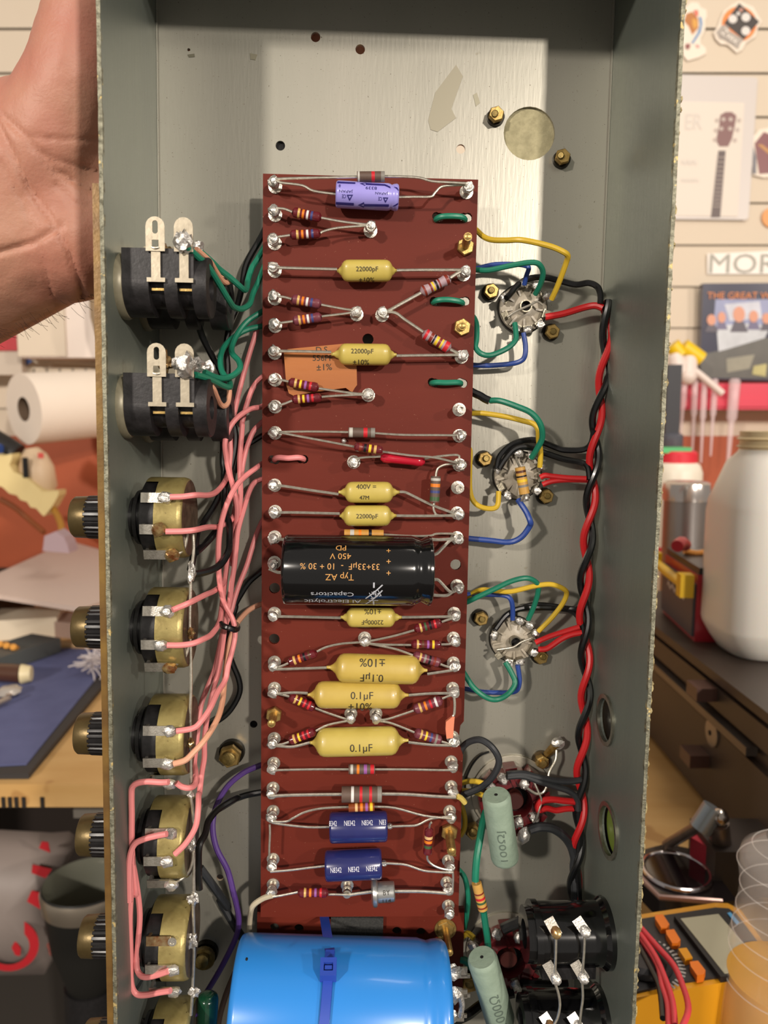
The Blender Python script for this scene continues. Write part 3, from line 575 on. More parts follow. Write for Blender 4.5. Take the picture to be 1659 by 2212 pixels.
# hole rims in the wall on the far side
for py, z, r in ((1555, .0235, .0076), (1794, .031, .0082)):
    y = P(1300, py, z).y
    part(G().lathe((XR - .0008, y, z), (1, 0, 0), [(0, r + .0013), (0, r - .0002), (.001, r - .0002), (.001, r + .0013), (0, r + .0013)], n=30, cap=False), 'hole_rim', mat('nickel_rim', '#8f8d80', .3, .8, .5, 500, '#5e5b4d'))
part(G().box((XR + TW + .0022, (P(1300, 1555, .0235).y + P(1300, 1794, .031).y) / 2, .026), .002, .075, .030), 'hole_backing_plate', BLACK, smooth=False)  # unseen black plate added outside the wall, keeps its holes dark
part(G().lathe((XR + .0024, P(1300, 1555, .0235).y, .0235), (1, 0, 0), [(0, .0060), (.003, .0070)], n=24), 'dark_socket', mat('murky_metal', '#4a4a3d', .4, .6, .9, 500, '#16150f'))
part(G().lathe((XR + .0020, P(1300, 1794, .031).y, .031), (1, 0, 0), [(0, .0081), (.003, .0081)], n=24), 'green_blank', mat('olive_paint', '#6a7a2c', .5))
# front panel fixed along the outside of one wall
g = G().box((XL - TW - .00115, (P(205, 395, H).y + Y0) / 2, .0295), .0019, P(205, 395, H).y - Y0, .0585)
solo(g, 'front_panel', PANEL, 'narrow brown control panel edge screwed along the outside of the steel tray, behind the knobs', 'panel', smooth=False)

# ------------------------------------------------------------------ screws and nuts on the tray floor
def screw(label, a, tip, rn, rs, hn=.0028, hs=.0042, collar=True, group=None, six=True):
    c = P(*a, 0); e = P(*tip, hs)
    thing('brass_screw', label, 'screw', c, group)
    if collar: part(G().lathe(c, (0, 0, 1), [(0, rn * 1.12), (hn * .55, rn * 1.08), (hn * .55, rn * .7)], n=22), 'washer', mat('dark_lock_washer', '#241f15', .4, .6))
    t = c + (e - c) * .25; u = V((1, .3, 0))
    part(G().lathe(t + V((0, 0, hn * .35)), (0, 0, 1), [(0, rn * .93), (hn * .62, rn), (hn * .8, rn * .86)], n=6 if six else 16, u=u), 'hex_nut', BRASS if six else BRASSD, ang=20)
    part(G().lathe(t + V((0, 0, hn * .3)), (e - t), [(0, rs), ((e - t).length - .0002, rs), ((e - t).length, rs * .8)], n=12), 'screw_shank', BRASSD)
for lab, a, t in (('brass nut and screw above the round blanked hole', (1070, 255), (1068, 247)), ('brass nut and screw beside the round blanked hole, nearer the tray wall', (1212, 346), (1210, 337)),
                  ('brass nut on its dark washer, beside the first tube socket and the board', (1058, 633), (1061, 627)), ('brass nut on its dark washer, beside the first tube socket, under its red wire', (1188, 719), (1194, 716)),
                  ('brass nut on its dark washer, beside the second tube socket and the board', (1044, 991), (1050, 990)), ('brass nut under the two red wires of the second tube socket', (1175, 1071), (1182, 1071)),
                  ('brass nut on its dark washer, beside the third tube socket and the board', (1036, 1332), (1041, 1337)), ('brass nut under the red wires of the third tube socket', (1163, 1415), (1173, 1418))):
    screw(lab, a, t, .0028, .0012)
screw('large brass bolt on a dark washer, on the tray floor near the violet wire', (502, 1622), (494, 1638), .0043, .0024, .004, .0085)
screw('large dull brass bolt beside the fifth potentiometer', (446, 2054), (437, 2074), .0042, .0024, .004, .0085, six=False)
screw('dull brass nut beside the yellow wires and the first red octal socket', (1021, 1783), (1020, 1796), .0033, .0016, .004, .006, False)
screw('dull brass nut half hidden by the lower pale green resistor', (1013, 2114), (1014, 2122), .0034, .0018, .003, .004)
# ground lug under its own nut
c = P(1168, 1640, 0)
thing('solder_lug', 'round metal ground lug with a soldered tail, next to the first red octal socket', 'lug', c)
tip = P(1205, 1606, .004)
part(G().lathe(c, (0, 0, 1), [(0, .0036), (.0007, .0036)], n=24), 'lug_ring', mat('stained_tin', '#6d6250', .4, .7, .8, 600, '#3a3225'))
part(G().tube([c + V((.002, .0022, .0006)), tip], [.0014, .0020], n=8, k=1), 'lug_tail', mat('amber_flux', '#7a5a22', .25, .4, .6, 500, '#a98e5a', coat=.5))
part(G().ball(tip, (.0026, .0024, .0020), 0, .4, 4), 'solder_joint', SOLD)
part(G().lathe(c + V((0, 0, .0007)), (0, 0, 1), [(0, .0026), (.0025, .0026), (.0027, .002)], n=6), 'hex_nut', BRASS, ang=20); part(G().lathe(c, (0, 0, 1), [(0, .0013), (.0045, .0013)], n=12), 'screw_shank', BRASS)

# ------------------------------------------------------------------ small tube sockets
CER = mat('pale_socket_insulator', '#b3a998', .38, 0, .8, 320, '#8b8270', .1); LUG = mat('socket_lug_tin', '#8a8474', .3, .85, .6, 700, '#5d574a', .1)
def tube_socket(label, c2, r, lugs, tiltz=.004):
    c = P(*c2, .0005); k = .0401e-3; R = r
    thing('tube_socket', label, 'tube socket', c, 'small tube sockets along the tray')
    part(G().lathe(c, (0, 0, 1), [(0, R * 1.03), (.0016, R * 1.03), (.0019, R)], n=36), 'socket_rim', mat('dark_rim', '#1d1a16', .4))
    g = G().lathe(c, (0, 0, 1), [(.0015, R * .985), (.0030, R * .96), (.0036, R * .62), (.0046, R * .36), (.0046, R * .24)], n=36)
    for i in range(9):
        a = 2 * math.pi * (i + .5) / 9 + .2; d = V((math.cos(a), math.sin(a), 0)); t = V((-d.y, d.x, 0))
        g.box(c + d * R * .7 + V((0, 0, .0036)), R * .46, .0007, .0016, 0, d, t)
    part(g, 'socket_insulator', CER, ang=30)
    part(G().lathe(c + V((0, 0, .002)), (0, 0, 1), [(0, R * .25), (.0052, R * .25), (.0052, R * .20), (.0010, R * .20)], n=18), 'centre_spigot', LUG)
    part(G().lathe(c + V((0, 0, .0048)), (0, 0, 1), [(0, R * .195), (.0002, R * .195)], n=14), 'spigot_hole', DARK)
    for i, a in enumerate(lugs):
        a = math.radians(a); d = V((math.cos(a), math.sin(a), 0)); t = V((-d.y, d.x, 0)); q = c + d * R * .80
        g = G().box(q + V((0, 0, .0042)), .0006, .0030, .0040, 0, d, t).box(q + d * .0010 + V((0, 0, .0062)), .0024, .0024, .0005, 0, (d + V((0, 0, .25))).normalized(), t)
        o = part(g, 'solder_lug', LUG, smooth=False)
        if i % 9 not in (3, 7): part(G().ball(q + d * .0012 + V((0, 0, .0062)), (.0014, .0016, .0009), 0, .5, i, X=d, Y=t), 'solder_joint', SOLD, parent=o)
    return c
A9 = [100, 62, 28, -18, -48, -82, -112, -155, 160]
tube_socket('uppermost round pale tube socket, with one red wire and a bare link across it', Q('s', 693, 780), .0087, A9)
tube_socket('round pale tube socket with a striped mustard resistor across it', Q('t', 645, 855), .0088, [95, 60, 25, -5, -40, -75, -120, -150, 165])
tube_socket('round pale tube socket with a bare link below its empty centre, third along the tray', Q('u', 605, 735), .0086, [80, 50, 25, -8, -30, -75, -105, -140, 165])
solo(G().tube(PZ('s 565 850 640 800 760 745 830 712 880 740', [.0085, .009, .0085]), .0004), 'bare_wire', TINR, 'bare link wire crossing the centre of the uppermost tube socket', 'wire')
solo(G().tube(PZ('u 470 845 540 835 620 820 690 775 770 745', [.008, .009, .008]), .0004), 'bare_wire', TINR, 'curved bare link wire crossing the third tube socket', 'wire')
resistor('mustard resistor with brown, black, yellow and grey bands standing across the second tube socket', 't', (676, 785), (718, 1022), 94, 'mustard', [(.16, .09, 'brown'), (.34, .06, 'black'), (.5, .1, 'yellow'), (.7, .09, 'grey')],
         ['t 640 690 655 740 676 785', 't 718 1022 712 1060 690 1085'], z=.0115, ends='flat', group=None, lz=[.008, .0115])

# ------------------------------------------------------------------ red octal sockets
PHEN = mat('red_phenolic', '#641e22', .25, 0, .4, 300, '#4d1519', .05, coat=.3)
def octal(label, c2, lugs, spin=0):
    c = P(*c2, .0005); R = .0112
    thing('octal_socket', label, 'tube socket', c, 'dark red octal sockets')
    part(G().lathe(c - V((0, 0, .0004)), (0, 0, 1), [(0, .0152), (.0008, .0152), (.0009, .0147)], n=40), 'mounting_plate', mat('bright_plate', '#b5af9f', .4, .5, .5, 80, '#8d8778', .1))
    part(G().lathe(c, (0, 0, 1), [(.0008, R), (.0072, R * .97), (.0078, R * .93), (.0078, R * .56), (.0064, R * .50), (.0030, R * .48)], n=40, cap=False), 'socket_body', PHEN, ang=30)
    for i in range(8):
        a = spin + math.pi * i / 4; d = V((math.cos(a), math.sin(a), 0)); t = V((-d.y, d.x, 0))
        part(G().box(c + d * R * 1.04 + V((0, 0, .0042)), .0030, .0058 if i % 2 else .0044, .0060, 0, d, t).box(c + d * R * .76 + V((0, 0, .0080)), R * .36, .0012, .0016, 0, rot(d, (0, 0, 1), .3), rot(t, (0, 0, 1), .3)), 'contact_tower', PHEN, smooth=False)
    part(G().lathe(c, (0, 0, 1), [(0, R * .5), (.0024, R * .5)], n=24), 'socket_well', DARK)
    part(G().lathe(c, (0, 0, 1), [(.002, R * .30), (.0062, R * .30), (.0066, R * .27)], n=24), 'centre_boss', mat('brown_phenolic', '#4a211c', .4))
    for i, (u, z) in enumerate(lugs):
        q = P(*u, z); d = (q - c); d.z = 0; d.normalize(); t = V((-d.y, d.x, 0))
        o = part(G().box(q - V((0, 0, .0012)), .0036, .0028, .0005, 0, (d + V((0, 0, .5))).normalized(), t), 'solder_lug', LUG, smooth=False)
        part(G().ball(q, (.0023, .0018, .0015), 0, .4, i + 9, X=d, Y=t), 'solder_joint', SOLD if i % 2 else SOLDW, parent=o)
octal('dark red octal socket near the yellow wires, beside the upper pale green resistor', Q('v', 600, 640), [(Q('v', 528, 510), .0105), (Q('v', 715, 555), .0105), (Q('v', 415, 580), .0105), (Q('v', 665, 895), .009), (Q('v', 805, 850), .0085)], .15)
octal('dark red octal socket in shadow behind the lower pale green resistor', Q('w', 545, 790), [(Q('w', 475, 660), .0105), (Q('w', 665, 690), .0105), (Q('w', 258, 760), .0105), (Q('w', 640, 1110), .010)], .1)
part(G().ball(P(*Q('v', 712, 1010), .0095), (.0022, .0032, .002), 0, .35, 21), 'solder_joint', SOLD)

# ------------------------------------------------------------------ potentiometers and knobs on the panel wall
PZC = .0350
POTM = mat('stained_can', '#a5965f', .38, .5, .9, 170, '#7d6e40', .12, 700, spots=[(500, .70, '#4a3b1e', .7)])
POTB = mat('rusty_can_back', '#7a6a58', .45, .6, .9, 250, '#4d4234', .2)
ORD = ['first', 'second', 'third', 'fourth', 'fifth', 'sixth']
def pot(i, py, lugs):
    y = P(300, py, PZC).y; c = V((XL, y, PZC)); X = V((1, 0, 0)); Z = V((0, 0, 1)); R = .0128
    thing('potentiometer', 'brass-coloured potentiometer, ' + ORD[i] + (' one below the black jack sockets' if i == 0 else ' one down the steel wall from the jack sockets'), 'potentiometer', c, 'potentiometers along the wall')
    part(G().lathe(c, X, [(0, .0062), (.0018, .0062), (.0018, .0085), (.0030, .0088), (.0030, .0078), (.0044, .0078), (.0044, .0108), (.0056, .0110)], n=32), 'mounting_bush', BLACK, ang=30)
    part(G().lathe(c, X, [(.0050, R * .93), (.0096, R * .93)], n=36), 'phenolic_wafer', BLACK)
    # can: full cup behind, skirt with a window where the lugs come out
    part(G().lathe(c, X, [(.0094, R), (.0162, R), (.0174, R * .97), (.0178, R * .92)], n=44, cap=False), 'metal_can', POTM, ang=50)
    part(G().lathe(c, X, [(.0178, R * .93), (.0179, R * .6), (.0176, R * .3), (.0176, 0)], n=36), 'can_back', POTB)
    w = 1.02; part(G().lathe(c, X, [(.0054, R * .985), (.0058, R), (.0096, R)], n=34, u=Z, a0=w, a1=2 * math.pi - w * 1.12, cap=False), 'can_skirt', POTM)
    for (u, kind) in lugs:
        q2 = P(u[0], u[1], .047); dy = max(-R * 1.02, min(R * 1.02, q2.y - y)); zz = PZC + math.sqrt(max(0, (R * 1.05) ** 2 - dy * dy)); q = P(u[0], u[1], zz)
        nrm = V((0, (q.y - y) * .35, zz - PZC + .005)).normalized(); t = X.cross(nrm)
        x0 = XL + .0060; L_ = q.x - x0
        base = V(((x0 + q.x) / 2 - .0005, q.y, zz))
        o = part(G().box(base, L_, .0030, .0005, 0, X, t).box(V((x0 + .0004, q.y, zz)) - nrm * .0016, .0008, .0030, .0034, 0, X, t), 'solder_lug', TIN if kind else mat('flux_stained_tin', '#a28f6a', .35, .7, .9, 500, '#7c3f16'), smooth=False)
        if kind == 1: part(G().ball(q + nrm * .0006, (.0023, .0019, .0014), 0, .35, i * 5 + int(u[1]) % 7, X=X, Y=t, Z=nrm), 'solder_joint', SOLD, parent=o)
        elif kind == 2: part(G().ball(q + nrm * .0006, (.0023, .0020, .0014), 0, .35, i * 3 + int(u[1]) % 5, X=X, Y=t, Z=nrm), 'solder_joint', mat('flux_solder', '#b59a68', .25, .7, .9, 500, '#7a3c12', coat=.5), parent=o)
        else:
            part(G().lathe(q + nrm * .0004, nrm, [(0, .0014), (.0003, .0014), (.0003, .0008), (.0001, .0008)], n=16), 'lug_eye', TIN, parent=o)
K = lambda u, v: Q('k', u, v)
Lq = lambda u, v: Q('l', u, v)
Mq = lambda u, v: Q('m', u, v)
pot(0, 1117, [(K(765, 352), 1), (K(715, 603), 2), (K(820, 805), 2)]); pot(1, 1354, [(K(785, 1255), 1), (K(730, 1522), 1), (K(800, 1700), 2)])
pot(2, 1585, [(Lq(805, 437), 1), (Lq(785, 692), 1), (Lq(800, 852), 1)]); pot(3, 1806, [(Lq(810, 1252), 1), (Lq(775, 1475), 1), (Lq(815, 1655), 1)])
pot(4, 2024, [(Mq(822, 710), 0), (Mq(825, 935), 1), (Mq(835, 1105), 1)]); pot(5, 2246, [(Mq(830, 1360), 1)])
KN = mat('knob_black', '#120f10', .34); KB = mat('knob_brass_cap', '#655534', .36, .6, .4, 300, '#453a22', .05)
for i, py in enumerate((1117, 1354, 1584, 1803, 2022, 2248)):
    y = P(190, py, PZC).y; c = V((XL - TW - .0021, y, PZC))
    thing('control_knob', 'fluted black knob with a brass cap outside the wall, turning the ' + ORD[i] + ' potentiometer', 'knob', c, 'control knobs outside the panel')
    g = G(); n = 104; prof = [(0, .0076), (.0030, .0076), (.0045, .0070), (.0104, .0068), (.0110, .0062)]; vs = []
    for t, r in prof:
        for j in range(n):
            a = 2 * math.pi * j / n; q = r * (1 - (.05 if j % 4 == 0 and t > .0 else 0)); vs.append(c + V((-t, q * math.cos(a), q * math.sin(a))))
    g.add(vs, [[a * n + j, a * n + (j + 1) % n, (a + 1) * n + (j + 1) % n, (a + 1) * n + j] for a in range(len(prof) - 1) for j in range(n)] + [list(range(n)), list(range((len(prof) - 1) * n, len(prof) * n))])
    part(g, 'knob_grip', KN, ang=25)
    part(G().lathe(c, (-1, 0, 0), [(.0100, .0067), (.0146, .0065), (.0152, .0060), (.0153, .0040)], n=40), 'brass_cap', KB, ang=40)

# ------------------------------------------------------------------ jack sockets
JB = mat('dusty_black_plastic', '#1a1819', .45, 0, .6, 300, '#343133', .15, 900); NICK = mat('satin_nickel', '#b5ab97', .4, .8, .4, 400, '#8d8372', .06)
def jack(label, py, z, gold=False, lugs=True, dirx=1, x0=None, L=.0262, blobs_=(), tall=True):
    x0 = XL if x0 is None else x0; y = P(300 if dirx > 0 else 1200, py, z).y; c = V((x0, y, z)); X = V((dirx, 0, 0)); R = .0089
    thing('jack_socket', label, 'jack socket', c, 'black jack sockets')
    part(G().lathe(c, X, [(0, R * 1.08), (.0012, R * 1.1), (.0022, R * 1.04)], n=36), 'washer_ring', mat('pale_plastic_ring', '#8d8670', .4, .2, .4, 400, '#6b6552'))
    prof = [(.0022, R)]
    for a, b in ((.0098, .0142), (.0180, .0222)): prof += [(a, R), (a, R * .70), (b, R * .70), (b, R)]
    prof += [(L - .0004, R), (L, R * .97), (L, R * .40), (L - .006, R * .38)]
    part(G().lathe(c, X, prof, 0, 40), 'jack_body', JB, ang=30)
    part(G().lathe(c + X * (L - .0055), X, [(0, R * .37), (.0002, R * .37)], n=20), 'bore', DARK)
    part(G().box(c + X * .0125 + V((0, R * .56, R * .42)), .0205, R * .98, R * 1.16, 0, X), 'contact_cover', JB, smooth=False)
    for j, xo in enumerate((.0122, .0202)):
        f = c + X * xo + V((0, 0, R * 1.02))
        o = part(G().box(f + V((0, R * .56, .0004)), .0026, R * 1.02, .0004).box(f + V((0, R * .04, .0004)), .0052, .0012, .0005), 'contact_strip', NICK, smooth=False)
        part(G().box(c + X * xo + V((0, -R * .22, R * .80)), .0036, .0007, .0010), 'contact_spring', BRASS, parent=o, smooth=False)
        if tall:
            zt = V((0, 0, .0006)); b0 = f + V((0, R * 1.02, 0)) + zt; w = .0054; hh = .0088
            pl = [b0 + V((-w / 2, -.0008, 0)), b0 + V((w / 2, -.0008, 0)), b0 + V((w / 2, hh - w / 2, 0))] + [b0 + V((w / 2 * math.cos(a), hh - w / 2 + w / 2 * math.sin(a), 0)) for a in [math.pi * q / 8 for q in range(1, 8)]] + [b0 + V((-w / 2, hh - w / 2, 0))]
            hc = G(); pill = [b0 + V((.0008 * math.cos(a), hh - .0031 + (.0012 if 0 <= a <= math.pi else -.0009) + .0008 * math.sin(a), -.002)) for a in [2 * math.pi * (q + .5) / 14 for q in range(14)]]
            hc.prism(pill, (0, 0, .004)); hc.box(b0 + V((0, .0012, 0)), .0019, .0022, .004)
            if j == 1: hc = G().box(b0 + V((0, .0012, 0)), .0019, .0022, .004)
            part(cut(G().prism(pl, (0, 0, .0004)), hc, 'solder_tag', [NICK], CTX['loc']), 'solder_tag', None)
            part(G().tube([b0 + V((-.001, .0002, .0006)), b0 + V((0, -.0001, .0008)), b0 + V((.001, .0002, .0006))], .00022, n=6), 'tag_lip', TINR)
    for k, (s, r) in enumerate(blobs_):
        part(G().ball(P(*s[:2], s[2]), r, 0, .75, k * 4 + int(py) % 11, 14, 10), 'solder_joint', [SOLD, mat('flux_solder', '#b59a68'), SOLD][k % 3])
    return c
Jq = lambda u, v, z: (*Q('j', u, v), z)
jack('black jack socket farther from the lens, behind the upper black jack socket', 650, .0185, tall=False, L=.0280)
part(G().box(P(*Q('j', 660, 390), .026), .014, .006, .0005), 'solder_tag', NICK, smooth=False)
jack('upper black jack socket with an empty metal tag and a green wire soldered on', 620, .0425, blobs_=((Jq(805, 260, .053), (.0023, .0032, .0022)), (Jq(650, 345, .040), (.0019, .0020, .0018)), (Jq(945, 310, .036), (.0016, .0018, .0014)), (Jq(850, 245, .0535), (.0014, .0016, .0012))))
jack('black jack socket farther from the lens, behind the lower black jack socket', 893, .0185, tall=False, L=.0280)
part(G().box(P(*Q('j', 690, 1450), .026), .012, .007, .0005), 'solder_tag', NICK, smooth=False)
jack('lower black jack socket with an empty metal tag and a large solder blob', 878, .0425, blobs_=((Jq(825, 1370, .053), (.0029, .0034, .0024)), (Jq(655, 1350, .042), (.0020, .0024, .0018)), (Jq(930, 1370, .045), (.0024, .0020, .0018)), (Jq(1040, 1385, .036), (.0018, .0018, .0014)), (Jq(650, 1310, .042), (.0007, .0026, .0007))))
# output jacks on the opposite wall
def outjack(label, cy, z, tabs, x1=None):
    c = V((XR, P(1200, cy, z).y, z)); X = V((-1, 0, 0)); R = .0102
    thing('output_jack', label, 'jack socket', c, 'output jack sockets')
    part(G().lathe(c, X, [(0, R * 1.12), (.0016, R * 1.12), (.0030, R), (.0240, R), (.0240, R * 1.06), (.0262, R * 1.06), (.0262, R * .9), (.0285, R * .88), (.0285, R * .45), (.0260, R * .42)], n=40), 'jack_body', BLACKG, ang=30)
    part(G().lathe(c + X * .0258, X, [(0, R * .42), (.0003, R * .42)], n=18), 'bore', DARK)
    part(G().box(c + X * .0150 + V((0, -R * .82, R * .62)), .0180, .0040, .0050), 'contact_bar', BLACK, smooth=False)
    for k, (a, b) in enumerate(tabs):
        p0, p1 = P(*a, z + R * 1.02), P(*b, z + R * 1.18); d = (p1 - p0).normalized(); t = d.cross(V((0, 0, 1))).normalized()
        o = part(G().box((p0 + p1) / 2, (p1 - p0).length + .002, .0034, .0005, 0, d, t), 'solder_tag', TIN, smooth=False)
        part(G().ball(p1, (.0021, .0018, .0012), 0, .2, k, X=d, Y=t), 'solder_joint', mat('flux_solder', '#b59a68') if k == 0 else SOLD, parent=o)
w = lambda u, v: Q('w', u, v)
outjack('glossy black output jack with four soldered tags joined by bare wires', 2016, .0330, [(w(945, 540), w(1000, 640)), (w(1200, 540), w(1260, 628)), (w(930, 935), w(995, 1052)), (w(1180, 930), w(1245, 1040))])
outjack('glossy black output jack cut off at the frame edge, under the other output jack', 2208, .0330, [(w(900, 1400), w(950, 1480)), (w(1150, 1400), w(1200, 1480))])
for lab, s in (('bare wire joining the inner tags of the glossy output jack', 'w 1000 650 998 800 992 1000'), ('bare wire joining the outer tags of the glossy output jack', 'w 1256 650 1252 800 1238 1000'),
               ('bare wire curving down from the inner tag to the next output jack', 'w 985 1080 1020 1180 1035 1290 1015 1400 985 1460'), ('bare wire running down from the outer tag to the next output jack', 'w 1232 1060 1240 1220 1225 1340 1212 1460')):
    solo(G().tube(PZ(s, .0455), .00045), 'bare_wire', TINR, lab, 'wire')
solo(G().tube(PZ('w 935 370 928 430', [.02, .03]), .00045), 'bare_wire', TINR, 'short bare wire above the glossy output jack', 'wire')

# ------------------------------------------------------------------ wires on the jack side
wire('green wire from the upper jack socket, hanging in a long loop towards the board', 'z 170 395 330 540 520 720 700 1000 850 1250 950 1385 1080 1410 1200 1330 1250 1170 1330 1000 1400 820 1450 700', [.053, .047, .038, .030, .022, .014, .010, .009], GRN, .00098)
wire('green wire behind the upper jack, bent sharply back up to the board', 'z 400 480 590 650 700 760 880 900 1060 1060 1125 1105 1155 1060 1170 960 1230 760 1330 600 1460 380', [.036, .030, .024, .018, .012, .008], GRN, .00098)
wire('green wire curling in an S to the lower jack socket', 'j 1580 850 1400 960 1300 1080 1250 1190 1252 1260 1312 1330 1318 1400 1240 1465 1130 1480 1000 1425', [.008, .014, .022, .030, .040], GRN, .00098)
wire('green wire looping round and back to the lower jack socket', 'j 1580 1005 1400 1040 1270 1110 1180 1200 1145 1300 1160 1420 1225 1510 1225 1560 1160 1545 1050 1490 920 1450', [.008, .012, .020, .028, .036, .050], GRN, .00098)
wire('short peach wire looping off the upper jack socket', 'z 330 440 450 540 560 650 640 780 740 930 810 985 870 960 820 900 680 820', [.046, .040, .030, .024, .022], PEACH, .00085)
wire('short peach wire drooping from the lower jack socket', 'j 960 1490 1070 1560 1110 1640 1140 1705 1180 1732 1215 1690 1228 1590', [.044, .038, .030, .026, .024], PEACH, .00085)
wire('black wire running down the tray floor past the jack sockets to the bare bus wire', 'j 1600 30 1520 200 1380 450 1340 650 1290 850 1230 1000 1200 1200 1212 1400 1190 1600 1215 1800 x 490 60 565 250 570 450 520 700 455 900 450 1150 500 1320 505 1500 490 1640 400 1790 260 1865 90 1900', [.008, .006, .006, .008, .012, .024, .038], BLK, .00115)
wire('black wire from behind the upper jack socket, dropping behind the pink wires', 'j 920 900 980 1100 1080 1300 1160 1450 1200 1700 1180 1900 x 440 420 450 600 440 760 430 900 330 1120 200 1320 140 1420 110 1620 60 1850', [.018, .010, .006, .006, .008, .02, .034], BLK, .00115)
wire('second black wire beneath the pink bundle, curving to the bus joint', 'x 350 270 430 370 430 640 470 880 450 1180 420 1300 320 1450 200 1580 120 1650', [.006, .006, .010, .020, .030], BLK, .0012)
wire('short black wire ducking under the board edge near the pink wires', 'x 960 290 870 325 750 400 650 450 600 560 560 740', .005, BLK, .0010)
wire('black wire leaving the board by the black capacitor and looping past the bundle', 'x 960 1780 870 1860 730 1980 630 2130 570 2240 y 500 150 450 330 430 560 470 700 530 850 545 970 500 1090 400 1220 230 1330', .005, BLK, .00115)
wire('black wire crossing the violet wire and running down beside the bus wire', 'y 860 1975 750 1990 600 2020 450 2080 330 2160 l 1340 970 1200 1050 1110 1150 1080 1260 1035 1350 1028 1500 1035 1700', [.006, .006, .010, .024, .034, .034], BLK, .00115)
wire('slate grey wire running diagonally behind the violet wire to the blue capacitor', 'l 1040 1530 1200 1750 1260 1840 m 1200 380 1300 560 1380 690', [.012, .006, .006], GRYI, .0015)
wire('violet wire bowing out from under the board beside the slate wire', 'l 1620 680 1520 712 1380 775 1250 890 1165 1050 1140 1200 1170 1370 1260 1550 1310 1750 m 1300 300 1342 480 1345 600 1310 720 1200 940 1095 1115', [.006, .010, .016, .016, .012, .010], VIO, .00105)
wire('thin violet wire end beside the green capacitor', 'm 1010 1290 960 1330 915 1400', [.03, .04], VIO, .0008)
wire('brown wire slanting behind the blue capacitor beside the green one', 'm 1320 960 1250 1130 1200 1300 1180 1420', .010, BEI, .0011)
wire('cream wire hooking from the board corner terminal down behind the blue capacitor', 'f 310 40 250 60 190 105 172 170 166 280', [.0215, .018, .010], CREAM, .0010)
PK = 'pink wires along the potentiometers'
wire('pink wire from the upper lug of the first potentiometer, bending up into the bundle', 'k 800 345 900 342 1000 330 1120 328 1190 285 1250 195 1290 60', [.050, .0490, .0480, .036, .022, .014, .010], PINK, .00092, group=PK)
wire('pink wire from the middle lug of the first potentiometer, nearly level', 'k 765 620 900 618 1000 608 1100 585 1190 580 1290 525 1340 430', [.050, .0490, .0480, .036, .022, .014, .010], PINK, .00092, group=PK)
wire('pink wire from the upper lug of the second potentiometer', 'k 820 1245 860 1228 950 1190 1080 1125 1160 1088 1230 1020 1260 850 1300 700', [.050, .0490, .0480, .030, .018, .012, .010], PINK, .00092, group=PK)
wire('pink wire from the middle lug of the second potentiometer, sweeping up to the bundle', 'k 775 1525 880 1525 980 1512 1060 1480 1130 1440 1190 1350 1212 1230 1240 1000 1280 700 1320 420', [.050, .0490, .0480, .040, .028, .018, .012, .010], PINK, .00092, group=PK)
wire('long pink wire from beside the scarlet resistor, foremost in the bundle, to the third potentiometer', 'x 960 590 880 640 820 680 700 770 600 870 510 1020 440 1200 395 1400 378 1600 378 1800 395 2000 430 2180 y 400 130 470 260 495 380 485 500 430 720 400 870 320 1000 250 1150 160 1280 80 1350 l 850 440', [.006, .014, .026, .028, .026, .024, .026, .030, .047, .0495], PINK, .00092, group=PK)
wire('long pink wire passing under the scarlet-side wire, down to the fourth potentiometer', 'x 950 800 860 822 780 865 720 980 660 1180 600 1400 580 1600 560 1800 530 2000 510 2180 y 420 180 400 300 375 500 340 750 285 950 240 1150 210 1300 192 1500 190 1650 165 1800 142 2000 l 1028 950 1025 1060 1005 1200 930 1330 840 1420', [.006, .010, .016, .020, .020, .022, .026, .034, .048, .0485], PINK, .00092, group=PK)
wire('pink wire leaving the board by the black capacitor, running down to the soldered joint', 'x 960 1180 880 1290 820 1420 760 1600 700 1800 620 2000 560 2180 y 460 180 415 290 368 420 335 580 295 760 240 900 170 1080 138 1250 112 1500 92 1700 105 1790 l 1000 865 950 892 890 880 850 850', [.005, .006, .009, .012, .0145, .018, .024, .033, .045, .046], PINK, .00092, group=PK)
wire('pink wire coming straight down from behind the lower jack socket', 'j 1600 880 1500 980 1440 1150 1380 1350 1300 1650 1240 1950 x 510 330 515 520 505 720 540 900 560 1020 585 1200 575 1330 550 1600 540 1800', [.006, .008, .010, .012, .014, .010], PINK, .00092, group=PK)
wire('pink wire from under the orange film capacitor side, middle of the bundle', 'j 1600 1420 1520 1470 1440 1560 1380 1720 1335 1900 x 650 200 635 400 620 600 625 800 630 1000 608 1200 560 1500 520 1750', [.006, .008, .010, .012, .014, .010], PINK, .00092, group=PK)
wire('pink wire arching from the board across the front of the bundle top', 'x 950 -60 860 -5 740 20 600 110 500 240 452 400 465 560 500 740 545 900 590 1150 570 1400', [.006, .012, .020, .022, .020, .018, .012], PINK, .00092, group=PK)
wire('pink wire curving from the board edge beside the black wire end', 'x 950 100 870 175 780 265 720 400 680 530 650 680 640 800', [.005, .008, .010, .012], PINK, .00092, group=PK)
wire('peach wire from the board to the middle lug of the third potentiometer', 'y 860 100 770 112 650 165 560 250 500 340 440 500 412 700 390 900 372 1080 320 1260 200 1460 80 1595 0 1670 l 830 700', [.006, .006, .010, .014, .020, .030, .044, .0490, .0495], PEACH, .00095, group=PK)
wire('pink wire from the soldered joint, squared off beside the wall, down to the fifth potentiometer', 'l 790 845 730 848 620 842 540 855 500 890 494 960 496 1100 496 1300 505 1500 530 1750 m 505 100 540 300 560 500 548 700 535 860 545 950 590 995 680 985 785 950', [.050, .048, .046, .044, .042, .044, .050], PINK, .00095, group=PK)
